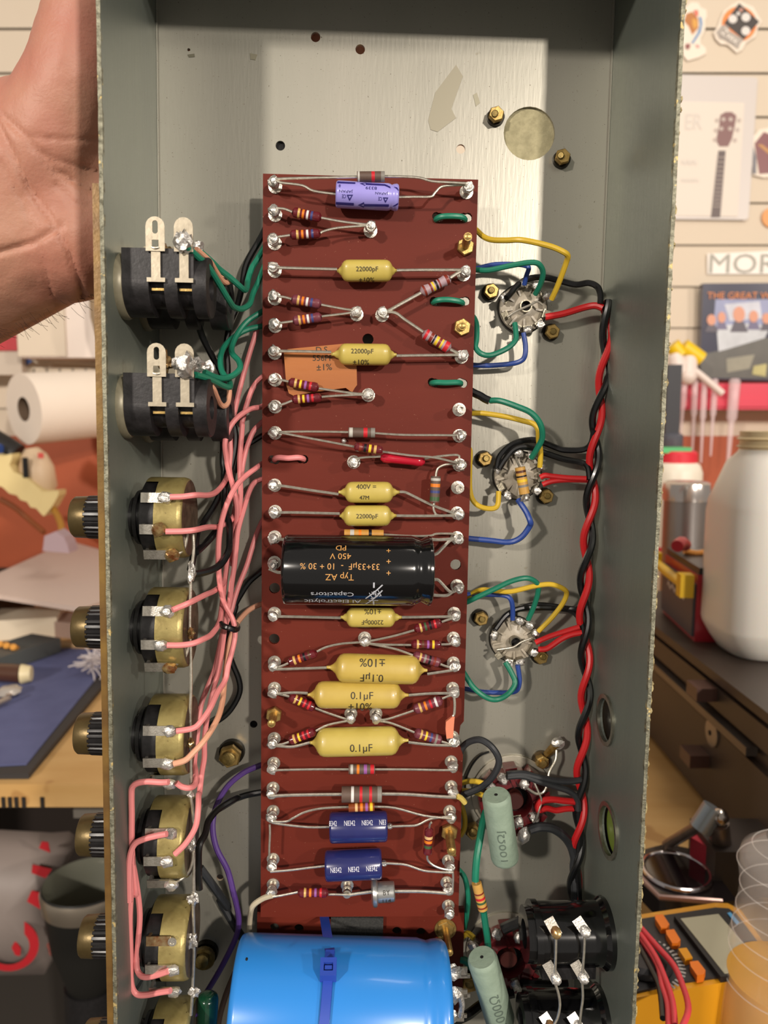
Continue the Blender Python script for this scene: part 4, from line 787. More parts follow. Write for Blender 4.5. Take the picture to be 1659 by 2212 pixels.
wire('pink wire from the fourth potentiometer, outermost beside the wall, down to the fifth', 'l 775 1258 700 1272 600 1298 520 1340 482 1440 475 1600 478 1800 m 478 100 488 300 480 550 486 800 488 980 500 1080 540 1135 620 1138 720 1118 805 1105', [.050, .048, .047, .046, .044, .044, .048], PINK, .00095, group=PK)
solo(G().tube(PZ('y 360 310 385 335 440 352 500 370 522 350 510 315', [.030, .034, .030, .012]), .0010), 'cable_loop', BLK, 'black lacing loop tied round the pink wire bundle', 'tie')
# bare bus wire on the backs of the potentiometers
solo(G().tube(PZ('k 985 640 990 760 980 870 968 960 965 1100 958 1350 965 1560 968 1843 l 962 300 965 560 968 800 968 950 985 1100 990 1400 990 1780 m 985 380 990 640 990 850 980 1100 968 1300', [.0405, .0405, .0405]), .00052), 'bus_wire', TINR, 'long bare bus wire linking the backs of all the potentiometers', 'wire')
for lab, s in (('bare link from the lowest lug of the first potentiometer to its back', 'k 840 800 880 790 920 740 940 640'), ('bare link from the lowest lug of the second potentiometer to its back', 'k 820 1690 880 1660 925 1610 948 1540'), ('bare link from the lowest lug of the fourth potentiometer to the bus wire', 'l 830 1650 890 1620 950 1560 978 1480 985 1400')):
    solo(G().tube(PZ(s, [.0435, .0415]), .00045), 'bare_wire', TINR, lab, 'wire')
for lab, s, r, t in (('wrapped solder joint on the bus wire between the first two potentiometers', K(970, 955), (.0012, .0032, .0012), 1), ('solder spot fixing the bus wire to the second potentiometer', K(965, 1430), (.0011, .0016, .001), 2), ('solder spot fixing the bus wire to the third potentiometer', Lq(968, 545), (.0012, .0016, .001), 2),
                 ('small solder bead on the bus wire below the third potentiometer', Lq(966, 945), (.0011, .0009, .001), 1), ('solder spot fixing the bus wire to the fourth potentiometer', Lq(975, 1350), (.0012, .0020, .001), 1), ('spiky solder joint where the black sheathed wire meets the bus wire', Mq(985, 380), (.0018, .0020, .0014), 1),
                 ('spiky solder joint fixing the bus wire to the fifth potentiometer', Mq(975, 720), (.0016, .0024, .0012), 1), ('spiky solder joint on the bus wire above the sixth potentiometer', Mq(990, 1115), (.0018, .0015, .0012), 1)):
    solo(G().ball(P(*s, .041), r, 0, .8, int(s[1]), 14, 10), 'solder_joint', SOLD if t == 1 else mat('flux_solder', '#b59a68'), lab, 'solder')

# ------------------------------------------------------------------ wires on the tube-socket side
wire('yellow wire from the board corner bending down to the uppermost tube socket', 's 220 20 290 75 350 130 430 158 560 162 700 160 930 210 1060 262 1105 300 1095 350 1060 450 1010 580 960 690', [.006, .012, .020, .022, .018, .010], YEL, .00095)
wire('green wire arching over the uppermost tube socket', 's 200 425 285 428 400 430 600 388 760 362 840 372 880 430 878 500 850 580 815 645', [.008, .014, .018, .014, .008], GRN, .00095)
wire('blue wire ducking under the green one to the uppermost tube socket', 's 200 420 300 412 450 380 640 378 730 390 755 415 735 480 715 560', [.006, .008, .012, .008], BLU, .00085)
wire('green wire looping from the board edge to the lower side of the uppermost tube socket', 's 230 820 270 865 290 930 288 1050 280 1120 330 1178 420 1190 560 1132 635 1060 640 980 630 905', [.008, .012, .014, .012, .009], GRN, .00095)
wire('blue wire squared off below the uppermost tube socket', 's 200 1275 255 1280 400 1285 600 1268 690 1240 722 1190 725 1100 705 990', [.006, .006, .008, .008], BLU, .0009)
wire('green wire with a black sleeve, arching to the second tube socket', 't 410 188 500 190 650 240 780 300 860 400 876 520 830 620 780 700', [.012, .016, .018, .014, .009], GRN, .00105)
wire('black rubber sleeve on the green wire at the board edge', 't 190 70 250 112 320 145 360 170 405 190', [.010, .012], BLK, .0014, name='wire_sleeve')
wire('yellow wire from the board to the second tube socket, behind the green one', 't 190 305 245 303 350 302 550 332 700 368 800 398 838 450 845 550 862 650 855 785', [.006, .010, .012, .008], YEL, .00095)
wire('yellow wire hooking under the second tube socket from the board edge', 't 200 600 230 640 226 800 228 980 258 1085 330 1142 430 1156 478 1120 486 1000', [.008, .010, .010, .008], YEL, .00095)
wire('blue wire bulging outward below the second tube socket', 't 150 1410 210 1422 400 1440 580 1456 690 1410 765 1310 768 1270 735 1190 690 1120 660 1078', [.006, .008, .012, .008], BLU, .00105)
wire('green wire arching highest over the third tube socket', 'u 130 440 195 420 300 370 450 300 600 230 740 202 830 250 838 330 800 460 750 572', [.008, .014, .018, .014, .008], GRN, .00095)
wire('yellow wire arching over the third tube socket and back down', 'u 130 440 195 388 270 328 350 306 480 318 600 322 800 275 950 258 1060 295 1095 340 1060 430 960 560 840 680', [.006, .008, .014, .016, .012, .008], YEL, .0009)
wire('blue wire dropping into the top of the third tube socket', 'u 130 345 195 348 400 350 540 358 595 395 612 480 612 575', [.006, .008, .010, .008], BLU, .0009)
wire('green wire swinging in a deep loop under the third tube socket', 'u 130 980 180 1060 260 1180 370 1268 470 1290 570 1240 632 1145 600 1050 545 955', [.008, .012, .014, .010, .008], GRN, .0010)
wire('blue wire squared off below the third tube socket', 'u 120 1185 175 1190 350 1222 560 1228 645 1210 672 1140 668 1060 655 980', [.006, .006, .008, .008], BLU, .0009)
wire('black wire curling from the twisted pair round the uppermost tube socket', 's 555 680 590 645 660 560 760 505 900 495 1050 530 1180 560 1290 545 1370 580 1398 650 1395 740', [.0085, .006, .004, .006, .010], BLK, .0011)
wire('red wire from the uppermost tube socket to the twisted pair', 's 905 850 1060 822 1250 765 1350 748 1420 770', [.007, .008, .010], RED, .0012)
wire('outer black wire curling round the second tube socket', 't 465 800 500 680 620 575 780 540 900 570 1000 610 1080 632 1240 628 1315 570 1340 450', [.008, .005, .004, .006, .010], BLK, .0011)
wire('inner black wire curling round the second tube socket', 't 490 800 540 720 620 630 720 605 850 640 1050 708 1220 742 1285 790 1300 900', [.0085, .007, .006, .006, .010], BLK, .0011)
wire('upper red wire from the second tube socket', 't 860 875 900 858 960 865 1100 880 1270 888', [.007, .008, .010], RED, .0010)
wire('lower red wire from the second tube socket', 't 880 940 930 920 1000 905 1120 898 1280 900', [.007, .008, .009], RED, .0010)
wire('outer black wire curling round the third tube socket', 'u 445 670 500 585 620 500 780 445 950 450 1100 475 1200 470 1250 400', [.008, .005, .004, .006, .010], BLK, .0011)
wire('inner black wire curling round the third tube socket', 'u 455 660 560 530 700 472 900 468 1080 480 1180 525 1230 620 1245 750', [.0085, .006, .005, .006, .010], BLK, .0011)
wire('upper red wire from the third tube socket', 'u 815 780 950 722 1080 680 1210 640', [.007, .008, .009], RED, .0010)
wire('lower red wire from the third tube socket', 'u 840 840 920 832 1040 752 1130 710 1230 690', [.007, .008, .009], RED, .0011)
# twisted heater pair
cp = PZ('p 1306 650 1312 720 1306 800 1290 900 1284 980 1278 1060 1269 1180 1261 1290 1263 1380 1266 1470 1261 1560 1256 1640 1254 1720 1250 1800 1243 1880 1236 1980 1225 2100', .0085)
cpp = smooth_path(cp, 14)
for k, (lab, m) in enumerate((('black wire of the long twisted pair along the tray corner', BLK), ('red wire of the long twisted pair along the tray corner', RED))):
    pts = []; s = 0
    for i, p in enumerate(cpp):
        if i: s += (p - cpp[i - 1]).length
        a = 2 * math.pi * s / .0290 + k * math.pi + .9; pts.append(p + V((math.cos(a) * .00155, 0, math.sin(a) * .00150)))
    solo(G().tube(pts, .00132, n=9, k=1), 'twisted_wire', m, lab, 'wire')
wire('dark wire looping in a ring beside the board, above the first red octal socket', 'v 120 330 165 225 230 172 330 160 430 228 488 345 445 470 350 570 250 620 160 652', [.012, .016, .022, .022, .018, .016], GRYI, .0012)
for lab, s in (('yellow wire, upper of two entering the first red octal socket', 'v 120 560 155 545 230 528 320 538 370 565'), ('yellow wire, lower of two entering the first red octal socket', 'v 120 600 155 612 250 622 350 655 390 640'), ('yellow wire bowing past the dull brass nut at the board edge', 'v 120 690 150 742 182 850 178 950 140 1020')):
    wire(lab, s, [.008, .010], YEL, .00095)
wire('short yellow wire stub sticking out from a soldered terminal at the board edge', 'e 1430 192 1455 205 1482 236', [.0215, .020], mat('pale_yellow_insulation', '#d8c065', .45), .0010)
wire('upper slate wire from the first red octal socket to the twisted pair', 'v 560 470 700 462 850 495 1000 525 1130 530 1230 515', [.012, .010, .009], GRYI, .0012)
wire('lower slate wire from the first red octal socket, curving down to the twisted pair', 'v 560 488 700 482 850 530 1000 580 1120 620 1190 690 1200 790', [.012, .010, .010], GRYI, .0012)
wire('bright bare wire curving from the ground lug to the first red octal socket', 'v 1005 250 995 345 940 450 920 560 885 628 820 640 740 590', [.006, .010, .0105], TINR, .0005, name='bare_wire')
wire('looped bare wire end below the red wires of the first octal socket', 'v 800 530 840 620 870 700 845 800 825 870 795 895 785 850', [.010, .011, .009], TINR, .0004, name='bare_wire')
wire('bright red wire bent double at the first red octal socket', 'v 850 800 835 755 875 705 960 692 1080 705 1200 715', [.010, .010, .009], RED, .0012)
wire('second bright red wire at the first red octal socket, lying lower', 'v 855 790 920 772 1000 790 1100 775 1210 775', [.0095, .008], RED, .0011)
wire('grey sleeved wire leaving the first red octal socket towards the output jack', 'v 765 965 850 940 960 950 1060 1010 1130 1100 1165 1220 w 1160 60 1170 200 1175 420', [.010, .010, .008, .008, .010], GRYI, .0017)
wire('dark wire lying beside the twisted pair down to the output jack', 'v 1180 700 1215 900 1205 1150 w 1185 20 1195 200 1200 400', [.008, .010], BLK, .0014)
wire('green wire hanging down to the banded resistor beside the pale green resistor', 'v 372 800 345 900 318 1050 292 1200 280 1330 277 1420', [.012, .020, .024, .024], GRN, .0013)
resistor('mustard resistor with red and dark bands hanging on the green wires', 'w', (287, 195), (346, 432), 84, 'mustard', [(.36, .06, 'rust'), (.55, .09, 'red'), (.7, .08, 'green'), (.88, .06, 'rust')], ['v 277 1418 283 1440', 'w 346 432 352 455'], z=.0235, ends='flat', group=None, lz=.0235)
wire('green wire below the banded mustard resistor, running to the octal socket in shadow', 'w 350 448 372 600 388 720 392 830', [.0235, .022, .016], GRN, .0012)
wire('dark green wire curving out from under the board beside the blue capacitor', 'w 60 30 140 92 190 170 212 330 200 480 180 600', [.010, .010, .006], GRN, .0010)
wire('dark green wire end beside the lower pale green resistor', 'w 150 880 200 900 250 960', [.008, .010], GRN, .0014)
wire('thick black wire from the octal socket in shadow to the output jack', 'w 520 610 620 565 700 540 790 545', [.011, .012], BLK, .0020)
wire('thick black wire leaving the bottom of the octal socket in shadow', 'w 690 1100 800 1095 950 1100 1100 1090', [.010, .008], BLK, .0016)
wire('black wire running under the lower pale green resistor to the blue capacitor', 'w 60 1440 200 1385 330 1290 480 1215 620 1180', [.022, .010, .009], BLK, .0018)
wire('thin dark wire on the tray floor beside the first octal socket', 'v 185 600 195 500 250 380 320 300 400 265', .0015, BLK, .0004)
wire('yellow wire end near the octal socket in shadow', 'w 150 680 210 650 265 690', [.006, .010], YEL, .0011)
# pale green wirewound resistors
GCEM = mat('pale_green_cement', '#8d9f8d', .6, 0, .5, 220, '#788a79', .25, 700)
for lab, a, b, reg, z0, z1, tx in (('pale green cement resistor lettered 100ΩJ, standing out over the first red octal socket', (462, 650), (545, 1235), 'v', .030, .024, '100ΩJ'), ('pale green cement resistor, lower and darker, leaning over the octal socket in shadow', (335, 860), (505, 1440), 'w', .030, .024, '1000Ω')):
    ax = Axis(reg, a, b, z0, z1); R = 104 * ax.k; thing('wirewound_resistor', lab, 'resistor', ax.c, 'pale green cement resistors')
    part(G().lathe(ax.p0, ax.X, [(0, R * .86), (.0008, R * .97), (.0016, R), (ax.L - .0016, R), (ax.L - .0006, R * .95), (ax.L, R * .8)], n=30), 'resistor_body', GCEM, ang=50)
    part(G().lathe(ax.p0 - ax.X * .0001, ax.X, [(0, .0006), (.0004, .0006)], n=10), 'lead_hole', DARK)
    t_ = G(); write(t_, tx, lambda x, y: ax.c + ax.X * (-x + ax.L * .13) + (ax.N * math.cos(y / R) - ax.U * math.sin(y / R)) * (R + .0001), 0, 0, ax.L * .46, R * .66)
    part(t_, 'printed_marking', mat('grey_green_ink', '#5d6b60', .6), smooth=False, fix=False)
    part(G().tube([ax.p1, ax.p1 + ax.X * .003 - V((0, 0, .004)), ax.p1 - V((0, 0, .014))], .0005), 'lead', TINR)
# green dipped capacitor at the bottom edge
a_, b_ = P(*Q('m', 1105, 1128), .030), P(*Q('m', 1090, 1500), .030); X_ = (b_ - a_).normalized()
thing('dipped_capacitor', 'glossy dark green capacitor cut off by the frame beside the blue capacitor', 'capacitor', (a_ + b_) / 2)
part(G().lathe(a_, X_, [(0, .0015), (.0003, .0022), (.0010, .0032), (.0022, .0036), (.018, .0036), (.0195, .003), (.02, .001)], n=26, u=V((0, 0, 1)).cross(X_)), 'capacitor_body', mat('bottle_green_epoxy', '#123f29', .15, 0, .3, 200, '#0d3020', coat=.6))
# big blue can with its tie
RB = .0228; zc = Z2 + RB + .0008
pl, pr = P(540, 2060, zc), P(940, 2060, zc)
xl = P(501, 2212, zc + .006).x; xr = P(967, 2212, zc + .006).x
# top silhouette at photo rows 2013 (one end) and 2026 (other end)
def tan_y(px, py):
    p = P(px, py, 0); c = V((0, 0, D0)); d = (V((p.y, 0 - 0, 0)))
    # ray in the y-z plane through (0, D0) and (p.y, 0): distance RB from the axis (yc, zc) on the lower side
    dy, dz = p.y, -D0; L = math.hypot(dy, dz); return (zc - D0) * dy / dz - RB * L / abs(dz)
ya, yb = tan_y(530, 2013), tan_y(950, 2026)
a_, b_ = V((xl, ya, zc)), V((xr, yb, zc)); X_ = (b_ - a_).normalized(); L_ = (b_ - a_).length
thing('blue_capacitor', 'very large bright blue capacitor strapped across the bottom of the tray', 'capacitor', (a_ + b_) / 2)
BLUE = mat('sky_blue_sleeve', '#2d87dc', .3, 0, .15, 40, '#2a7fd0', coat=.25)
part(G().lathe(a_, X_, [(0, RB * .8), (0, RB * .93), (.0006, RB * .975), (.0022, RB), (L_ * .86, RB), (L_ * .875, RB * .985), (L_ * .905, RB * .965), (L_ * .925, RB * .985), (L_ * .95, RB * .995), (L_ - .0016, RB * .99), (L_ - .0004, RB * .95), (L_, RB * .90), (L_, RB * .84)], n=72, u=V((0, 0, 1))), 'can_sleeve', BLUE, ang=50)
part(G().lathe(a_ + X_ * .0008, X_, [(0, RB * .86), (L_ - .003, RB * .86)], n=40), 'end_seal', BLACK)
for i, (u, v) in enumerate(((1440, 512), (1440, 648), (1420, 790))):
    q = P(*Q('f', u, v), .026); part(G().box(q + V((-.001, 0, 0)), .0105, .0032, .0008).box(q + V((.0030, -.0016 + .0010 * i, 0)), .0045, .0013, .0008), 'terminal_tag', TIN, smooth=False)
    part(G().ball(q + V((-.0012, .0002, .0008)), (.0032, .0030, .0014), 0, .7, 30 + i, 14, 10), 'solder_joint', SOLD)
part(G().tube([P(*Q('f', 1470, 660), .0275), P(*Q('f', 1482, 720), .0275), P(*Q('f', 1470, 790), .0275)], [.0012, .0009], n=8), 'terminal_link', SOLD)
part(G().lathe(P(*Q('f', 152, 430), zc + RB * .80), (0, 0, 1), [(0, .0004), (.0006, .0004)], n=8), 'pin_mark', DARK)
TIE = mat('royal_blue_nylon', '#2c4bb0', .4, 0, .2, 200, '#27439f')
xt = P(*Q('f', 612, 520), zc + RB).x; yc_ = ya + (yb - ya) * (xt - xl) / (xr - xl)
thing('cable_tie', 'royal blue nylon cable tie strapped round the big blue capacitor', 'cable tie', (xt, yc_, zc))
g = G(); n = 40; vs = []
def strap(a):  # angle from +Z towards +Y
    return V((xt + .0022 * math.sin(a * .9), yc_ + (RB + .0005) * math.sin(a), zc + (RB + .0005) * math.cos(a)))
for j in range(n + 1):
    a = -1.3 + 2.75 * j / n; p = strap(a); r = V((0, math.sin(a), math.cos(a)))
    for w_, h_ in ((-.0017, 0), (-.0015, .0009), (.0015, .0009), (.0017, 0)): vs.append(p + V((w_, 0, 0)) + r * h_)
g.add(vs, [[j * 4 + q, j * 4 + q + 1, j * 4 + q + 5, j * 4 + q + 4] for j in range(n) for q in range(3)])
p = strap(1.45); e = P(*Q('f', 630, 170), Z2 + .001)
g.add([p + V((-.0017, 0, 0)), p + V((.0017, 0, 0)), e + V((.0017, 0, 0)), e + V((-.0017, 0, 0))], [[0, 1, 2, 3]])
part(g, 'tie_strap', TIE, ang=20)
ah = 1.12; p = strap(ah); r = V((0, math.sin(ah), math.cos(ah))); t = V((0, math.cos(ah), -math.sin(ah)))
part(cut(G().box(p + r * .0020, .0053, .0058, .0040, 0, V((1, 0, 0)), t), G().box(p + r * .0034, .0030, .0026, .004, 0, V((1, 0, 0)), t), 'tie_head', [TIE], CTX['loc']), 'tie_head', None)
part(G().box(p + r * .0030, .0024, .0012, .0010, 0, V((1, 0, 0)), t), 'tie_pawl', TIE, smooth=False)
# ------------------------------------------------------------------ hand behind the tray
SKIN = mat('skin', '#c08d75', .5, 0, .6, 30, '#b56c5d', .25, 900, sss=.15, spots=[(900, .72, '#a9685a', .3)])
SH = P
spheres = []
def chain(pts, n=14):
    for (a, ra), (b, rb) in zip(pts[:-1], pts[1:]):
        for i in range(n + 1): t = i / n; spheres.append((a.lerp(b, t), ra * (1 - t) + rb * t))
hp = lambda x, y, z: P(x, y, z)
# forearm, wrist, palm heel
for dz in (0,):
    chain([(hp(-1100, 1010, -.045), .044), (hp(-500, 745, -.038), .039), (hp(-150, 590, -.030), .0345), (hp(40, 505, -.0275), .0315)], 10)
    chain([(hp(40, 505, -.0275), .0315), (hp(160, 470, -.0255), .0262)], 8)
    chain([(hp(150, 520, -.0225), .0235), (hp(280, 470, -.0265), .0215)], 8)
    # thumb ball and thumb
    chain([(hp(40, 420, -.024), .030), (hp(120, 300, -.012), .0215), (hp(165, 180, -.006), .0180), (hp(180, 60, -.003), .0150), (hp(205, -60, -.001), .0125), (hp(230, -170, .001), .0112), (hp(245, -270, .003), .0100), (hp(252, -320, .004), .0080)], 9)
    chain([(hp(70, 330, -.02), .026), (hp(190, 330, -.018), .018)], 8)
    # palm
    for f in ((250, 250), (300, 180), (360, 330), (420, 210), (330, 100), (430, 90), (490, 170)): chain([(hp(150, 380, -.026), .022), (hp(*f, -.0195), .0150)], 9)
FING = [((430, 60), (600, -110), (720, -215), (800, -280), .0098), ((485, 95), (665, -60), (790, -150), (880, -215), .0100), ((520, 150), (680, 30), (800, -50), (880, -105), .0094), ((500, 215), (640, 165), (745, 128), (815, 100), .0084)]
for a, b, c, d, r in FING: chain([(hp(*a, -.0190), r * 1.2), (hp(*b, -.0135), r * 1.02), (hp(*c, -.0118), r * .94), (hp(*d, -.0112), r * .72)], 10)
g = G()
for c, r in spheres: g.ball(c, r, nu=12, nv=8)
ob = bpy.data.objects.new('tmp', g.mesh('tmp', SKIN)); COL.objects.link(ob)
rm = ob.modifiers.new('r', 'REMESH'); rm.mode = 'VOXEL'; rm.voxel_size = .0013
sm = ob.modifiers.new('s', 'SMOOTH'); sm.iterations = 40; sm.factor = .5
me = bpy.data.meshes.new_from_object(ob.evaluated_get(bpy.context.evaluated_depsgraph_get())); bpy.data.objects.remove(ob); me.name = 'hand'
# keep the palm behind the metal, then press the skin folds in
CR = [([(-30, 225), (0, 280), (60, 400), (120, 487), (150, 545), (182, 650)], .0011, .0013), ([(-40, 560), (0, 545), (70, 525), (132, 488)], .0010, .0015), ([(0, 245), (60, 300), (120, 370), (205, 412)], .0008, .0011), ([(10, 260), (60, 295), (110, 300), (230, 302)], .0004, .0009),
      ([(70, 320), (120, 345), (215, 372)], .0005, .0010), ([(0, 350), (50, 440), (80, 520), (110, 640)], .0006, .0010), ([(120, 400), (160, 440), (215, 450)], .0004, .0010)]
segs = []
for pts, dep, wid in CR:
    q = [P(x, y, 0) for x, y in pts]
    for a, b in zip(q[:-1], q[1:]): segs.append((a.x, a.y, b.x, b.y, dep, wid))
me.calc_loop_triangles() if hasattr(me, 'calc_loop_triangles') else None
nrm = [v.normal.copy() for v in me.vertices]
for i, v in enumerate(me.vertices):
    co = v.co; k = D0 / (D0 - co.z); x, y = co.x * k, co.y * k          # where it falls on the tray plane
    if nrm[i].z > .1:
        d = 0
        for ax_, ay, bx_, by, dep, wid in segs:
            ux, uy = bx_ - ax_, by - ay; L2 = ux * ux + uy * uy; t = max(0, min(1, ((x - ax_) * ux + (y - ay) * uy) / L2))
            r2 = (x - ax_ - ux * t) ** 2 + (y - ay - uy * t) ** 2; d = max(d, dep * math.exp(-r2 / (wid * wid * .5)))
        d = d * 1.5 + .0004 * NZ.noise(co * 120) + .00012 * NZ.noise(co * 420)
        v.co = co - nrm[i] * d
    if v.co.x > XL - .0042 and v.co.z > -.0017: v.co.z = min(v.co.z, -.0017) if v.co.x > XL - .0026 else v.co.z
    if v.co.x > XL - TW - .0022 and v.co.z > -.0017 and v.co.x < XL: v.co.x = XL - TW - .0022
me.polygons.foreach_set('use_smooth', [True] * len(me.polygons)); me.materials.clear(); me.materials.append(SKIN); me.update()
thing('hand', 'bare hand and wrist holding the steel tray from behind, palm showing', 'hand', P(90, 455, -.02))
me.transform(M4.Translation(-CTX['loc'])); part(me, 'skin', None)
nails = G()
random.seed(3); g = G()
for i in range(46):
    t = random.random(); bx_, by_ = -20 + 225 * t, 742 - 92 * t - random.uniform(6, 36); z = -.03 + .012 * random.random(); a = P(bx_, by_, -.020)
    d = V((random.uniform(.3, 1), random.uniform(-.9, -.2), random.uniform(-.1, .3))).normalized(); L_ = random.uniform(.003, .007)
    g.tube([a, a + d * L_ * .5 + V((0, -.0004, 0)), a + d * L_], .00006, n=4, k=2)
part(g, 'arm_hair', mat('dark_hair', '#3a2419', .6), kind='stuff')

# ------------------------------------------------------------------ workshop behind
YW = 1.45; BT = .95
S_ = WORLD
def wbox(c, x, y, z, **k): return G().box(c, x, y, z, **k)
floor = solo(G().box((0, .6, -.02), 4, 4, .04), 'floor', mat('concrete_floor', '#3c3733', .8, 0, .4, 6, '#2e2a27'), None, None, S=S_, kind='structure')
CTXW = thing('wall_back', None, None, (0, YW, 1.5), S=S_, kind='structure')
PLK = mat('almond_siding', '#cfc0ac', .6, 0, .2, 8, '#c8b8a3')
part(G().box((0, YW + .02, 1.2), 3.4, .016, 2.4), 'backing_board', mat('dark_joint', '#b3a28b', .8), smooth=False)
ph = .0737; zs0 = 1.4205; pm = None
for k in range(-3, 12):
    z = zs0 + k * ph
    if pm is None:
        g = G(); w = 3.2; a = .0
        pr = [(0, .0115), (0, .0035), (-.0030, 0), (-.0010, ph - .0040), (.0020, ph - .0012), (.0115, ph - .0012)]
        g.prism([V((-w / 2, p[0], p[1] - .0055)) for p in pr], (w, 0, 0)); pm = g.mesh('plank', PLK, False)
    o = part(pm, 'plank', None); o.location = V((0, YW, z)) - CTX['loc']
TERRA = mat('terracotta_panel', '#a8502c', .6, 0, .3, 10, '#96451f')
o = solo(G().box((0, YW - .006, 1.085), 3.2, .012, .262), 'wall_panel', TERRA, 'terracotta red board along the wall behind the bench, below the pale planks', 'panel', S=S_, smooth=False)
# bench in two legs
WOOD = mat('worn_bench_wood', '#c69f66', .5, 0, .55, 9, '#b2874a', .1, 60, (1, 4, 4), spots=[(22, .66, '#8a5a28', .45)])
thing('workbench', 'worn yellow wooden workbench top behind and beside the steel tray', 'bench', (0, 1.0, BT), S=S_)
yf = W(0, 1694, 2, BT).y
part(G().box((-.65, (yf + YW) / 2, BT - .0100), 1.66, YW - yf, .020), 'bench_top', WOOD, smooth=False)
part(G().box((.68, (.12 + YW) / 2, BT - .0225), 1.0, YW - .12, .045), 'bench_top', WOOD, smooth=False)
g = G()
for x in (8, 22, 36, 52, 92): g.box((W(x, 1730, 1, yf).x, yf - .0004, BT - .0155), .003, .0016, .009)
part(g, 'edge_notches', mat('dark_notch', '#1a120b', .8), kind='stuff')  # near-black boxes set along the front edge
for x in (-1.4, -.75): part(G().box((x, yf + .08, (BT - .02) / 2), .08, .08, BT - .02), 'bench_leg', WOOD, smooth=False)
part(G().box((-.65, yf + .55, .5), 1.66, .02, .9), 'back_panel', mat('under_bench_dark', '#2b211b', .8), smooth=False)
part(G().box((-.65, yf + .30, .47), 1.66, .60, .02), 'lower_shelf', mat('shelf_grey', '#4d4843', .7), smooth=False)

# -- wall on the side of the tall rim
def flat(px, y, th=.002): return [V((q.x, y, q.z)) for q in (W(a, b, 1, y) for a, b in px)]
def sticker(name, lab, cat, base, parts_, y):
    thing(name, lab, cat, sum(flat(base, y), V((0, 0, 0))) / len(base), S=S_)
    part(G().prism(flat(base, y), (0, .0008, 0)), 'backing', mat('sticker_white', '#e3d6c6', .5), smooth=False)
    for k, (nm, pxs, m) in enumerate(parts_): part(G().prism(flat(pxs, y - .0004 - .0003 * k), (0, .0003, 0)), nm, m, smooth=False)
def circ(x, y, r, n=22, ry=None): return [(x + r * math.cos(2 * math.pi * i / n), y + (ry or r) * math.sin(2 * math.pi * i / n)) for i in range(n)]
ORA = mat('sticker_orange', '#e8853f', .5); CHAR = mat('sticker_charcoal', '#3d3532', .5); WHT = mat('sticker_pale', '#d9d2cd', .4); GRS = mat('sticker_grey', '#a59b92', .5)
c = lambda u, v: (1540 + u / 13.94, v / 13.94)
ys = YW - .006
sticker('round_sticker', 'round orange sticker with a black box, three white knobs and a grey script banner', 'sticker',
        [c(*q) for q in ((800, 20), (1000, 110), (1220, 210), (1350, 440), (1470, 640), (1370, 800), (1280, 1100), (1000, 1290), (880, 1500), (720, 1600), (560, 1450), (430, 1340), (240, 1330), (90, 1180), (20, 980), (150, 780), (220, 560), (330, 330), (560, 150))],
        [('orange_disc', circ(*c(790, 720), 38), ORA), ('box_drawing', [c(*q) for q in ((790, 90), (1400, 650), (930, 1200), (330, 700))], CHAR), ('banner', [c(*q) for q in ((100, 960), (290, 740), (440, 780), (520, 930), (820, 1120), (930, 1210), (840, 1290), (760, 1480), (560, 1330), (330, 1200), (200, 1170))], GRS),
         ('knob_drawing', circ(*c(600, 570), 9.4), WHT), ('knob_drawing', circ(*c(995, 520), 9.6), WHT), ('knob_drawing', circ(*c(990, 930), 9.6), WHT), ('lamp_drawing', circ(*c(850, 300), 4), mat('sticker_rose', '#c08d7d', .5)), ('switch_drawing', circ(*c(765, 410), 4), WHT)], ys)
t_ = G(); o_ = W(*c(520, 1090), 1, ys - .004); kk = (W(*c(1520, 1090), 1, ys) - W(*c(520, 1090), 1, ys)).length / 1000
write(t_, 'Zvex', lambda x, y: o_ + V((x, 0, y)), 0, 0, 560 * kk, 190 * kk, -.60); part(t_, 'script_lettering', mat('sticker_line', '#efe6dc', .5), smooth=False, fix=False)
c = lambda u, v: (1460 + u / 15.8, v / 15.8)
sticker('cutout_sticker', 'small white-edged sticker of blurred orange and brown shapes with a blue stripe', 'sticker', [c(*q) for q in ((330, 250), (520, 70), (760, 90), (860, 260), (1040, 330), (1060, 560), (1000, 700), (1000, 1000), (850, 1300), (840, 1480), (1020, 1640), (1040, 1820), (800, 1960), (400, 2080), (250, 1900), (200, 1200), (170, 900), (180, 480))],
        [('brown_shape', [c(*q) for q in ((360, 470), (560, 400), (760, 640), (770, 950), (560, 1190), (440, 900), (280, 720))], mat('sticker_brown', '#b06f35', .5)), ('ochre_shape', [c(*q) for q in ((560, 620), (720, 680), (740, 880), (640, 1000), (560, 850))], mat('sticker_ochre', '#cf973f', .5)),
         ('blue_stripe', [c(*q) for q in ((790, 560), (880, 590), (910, 800), (850, 1100), (600, 1480), (520, 1470), (740, 1120), (830, 850))], mat('sticker_blue', '#6b8fb8', .5)), ('red_patch', [c(*q) for q in ((610, 350), (760, 340), (770, 520), (680, 560))], mat('sticker_coral', '#d8705a', .5)),
         ('dark_patch', [c(*q) for q in ((340, 1500), (460, 1480), (500, 1580), (420, 1690), (330, 1620))], mat('sticker_plum', '#8a4f4a', .5)), ('pink_patch', [c(*q) for q in ((680, 1520), (760, 1520), (830, 1590), (740, 1620))], mat('sticker_pink', '#dd9c98', .5))], ys)
t_ = G(); o_ = W(*c(700, 1830), 1, ys - .004); write(t_, '~~~', lambda x, y: o_ + V((x, 0, y)), 0, 0, .038, .010, .25); 
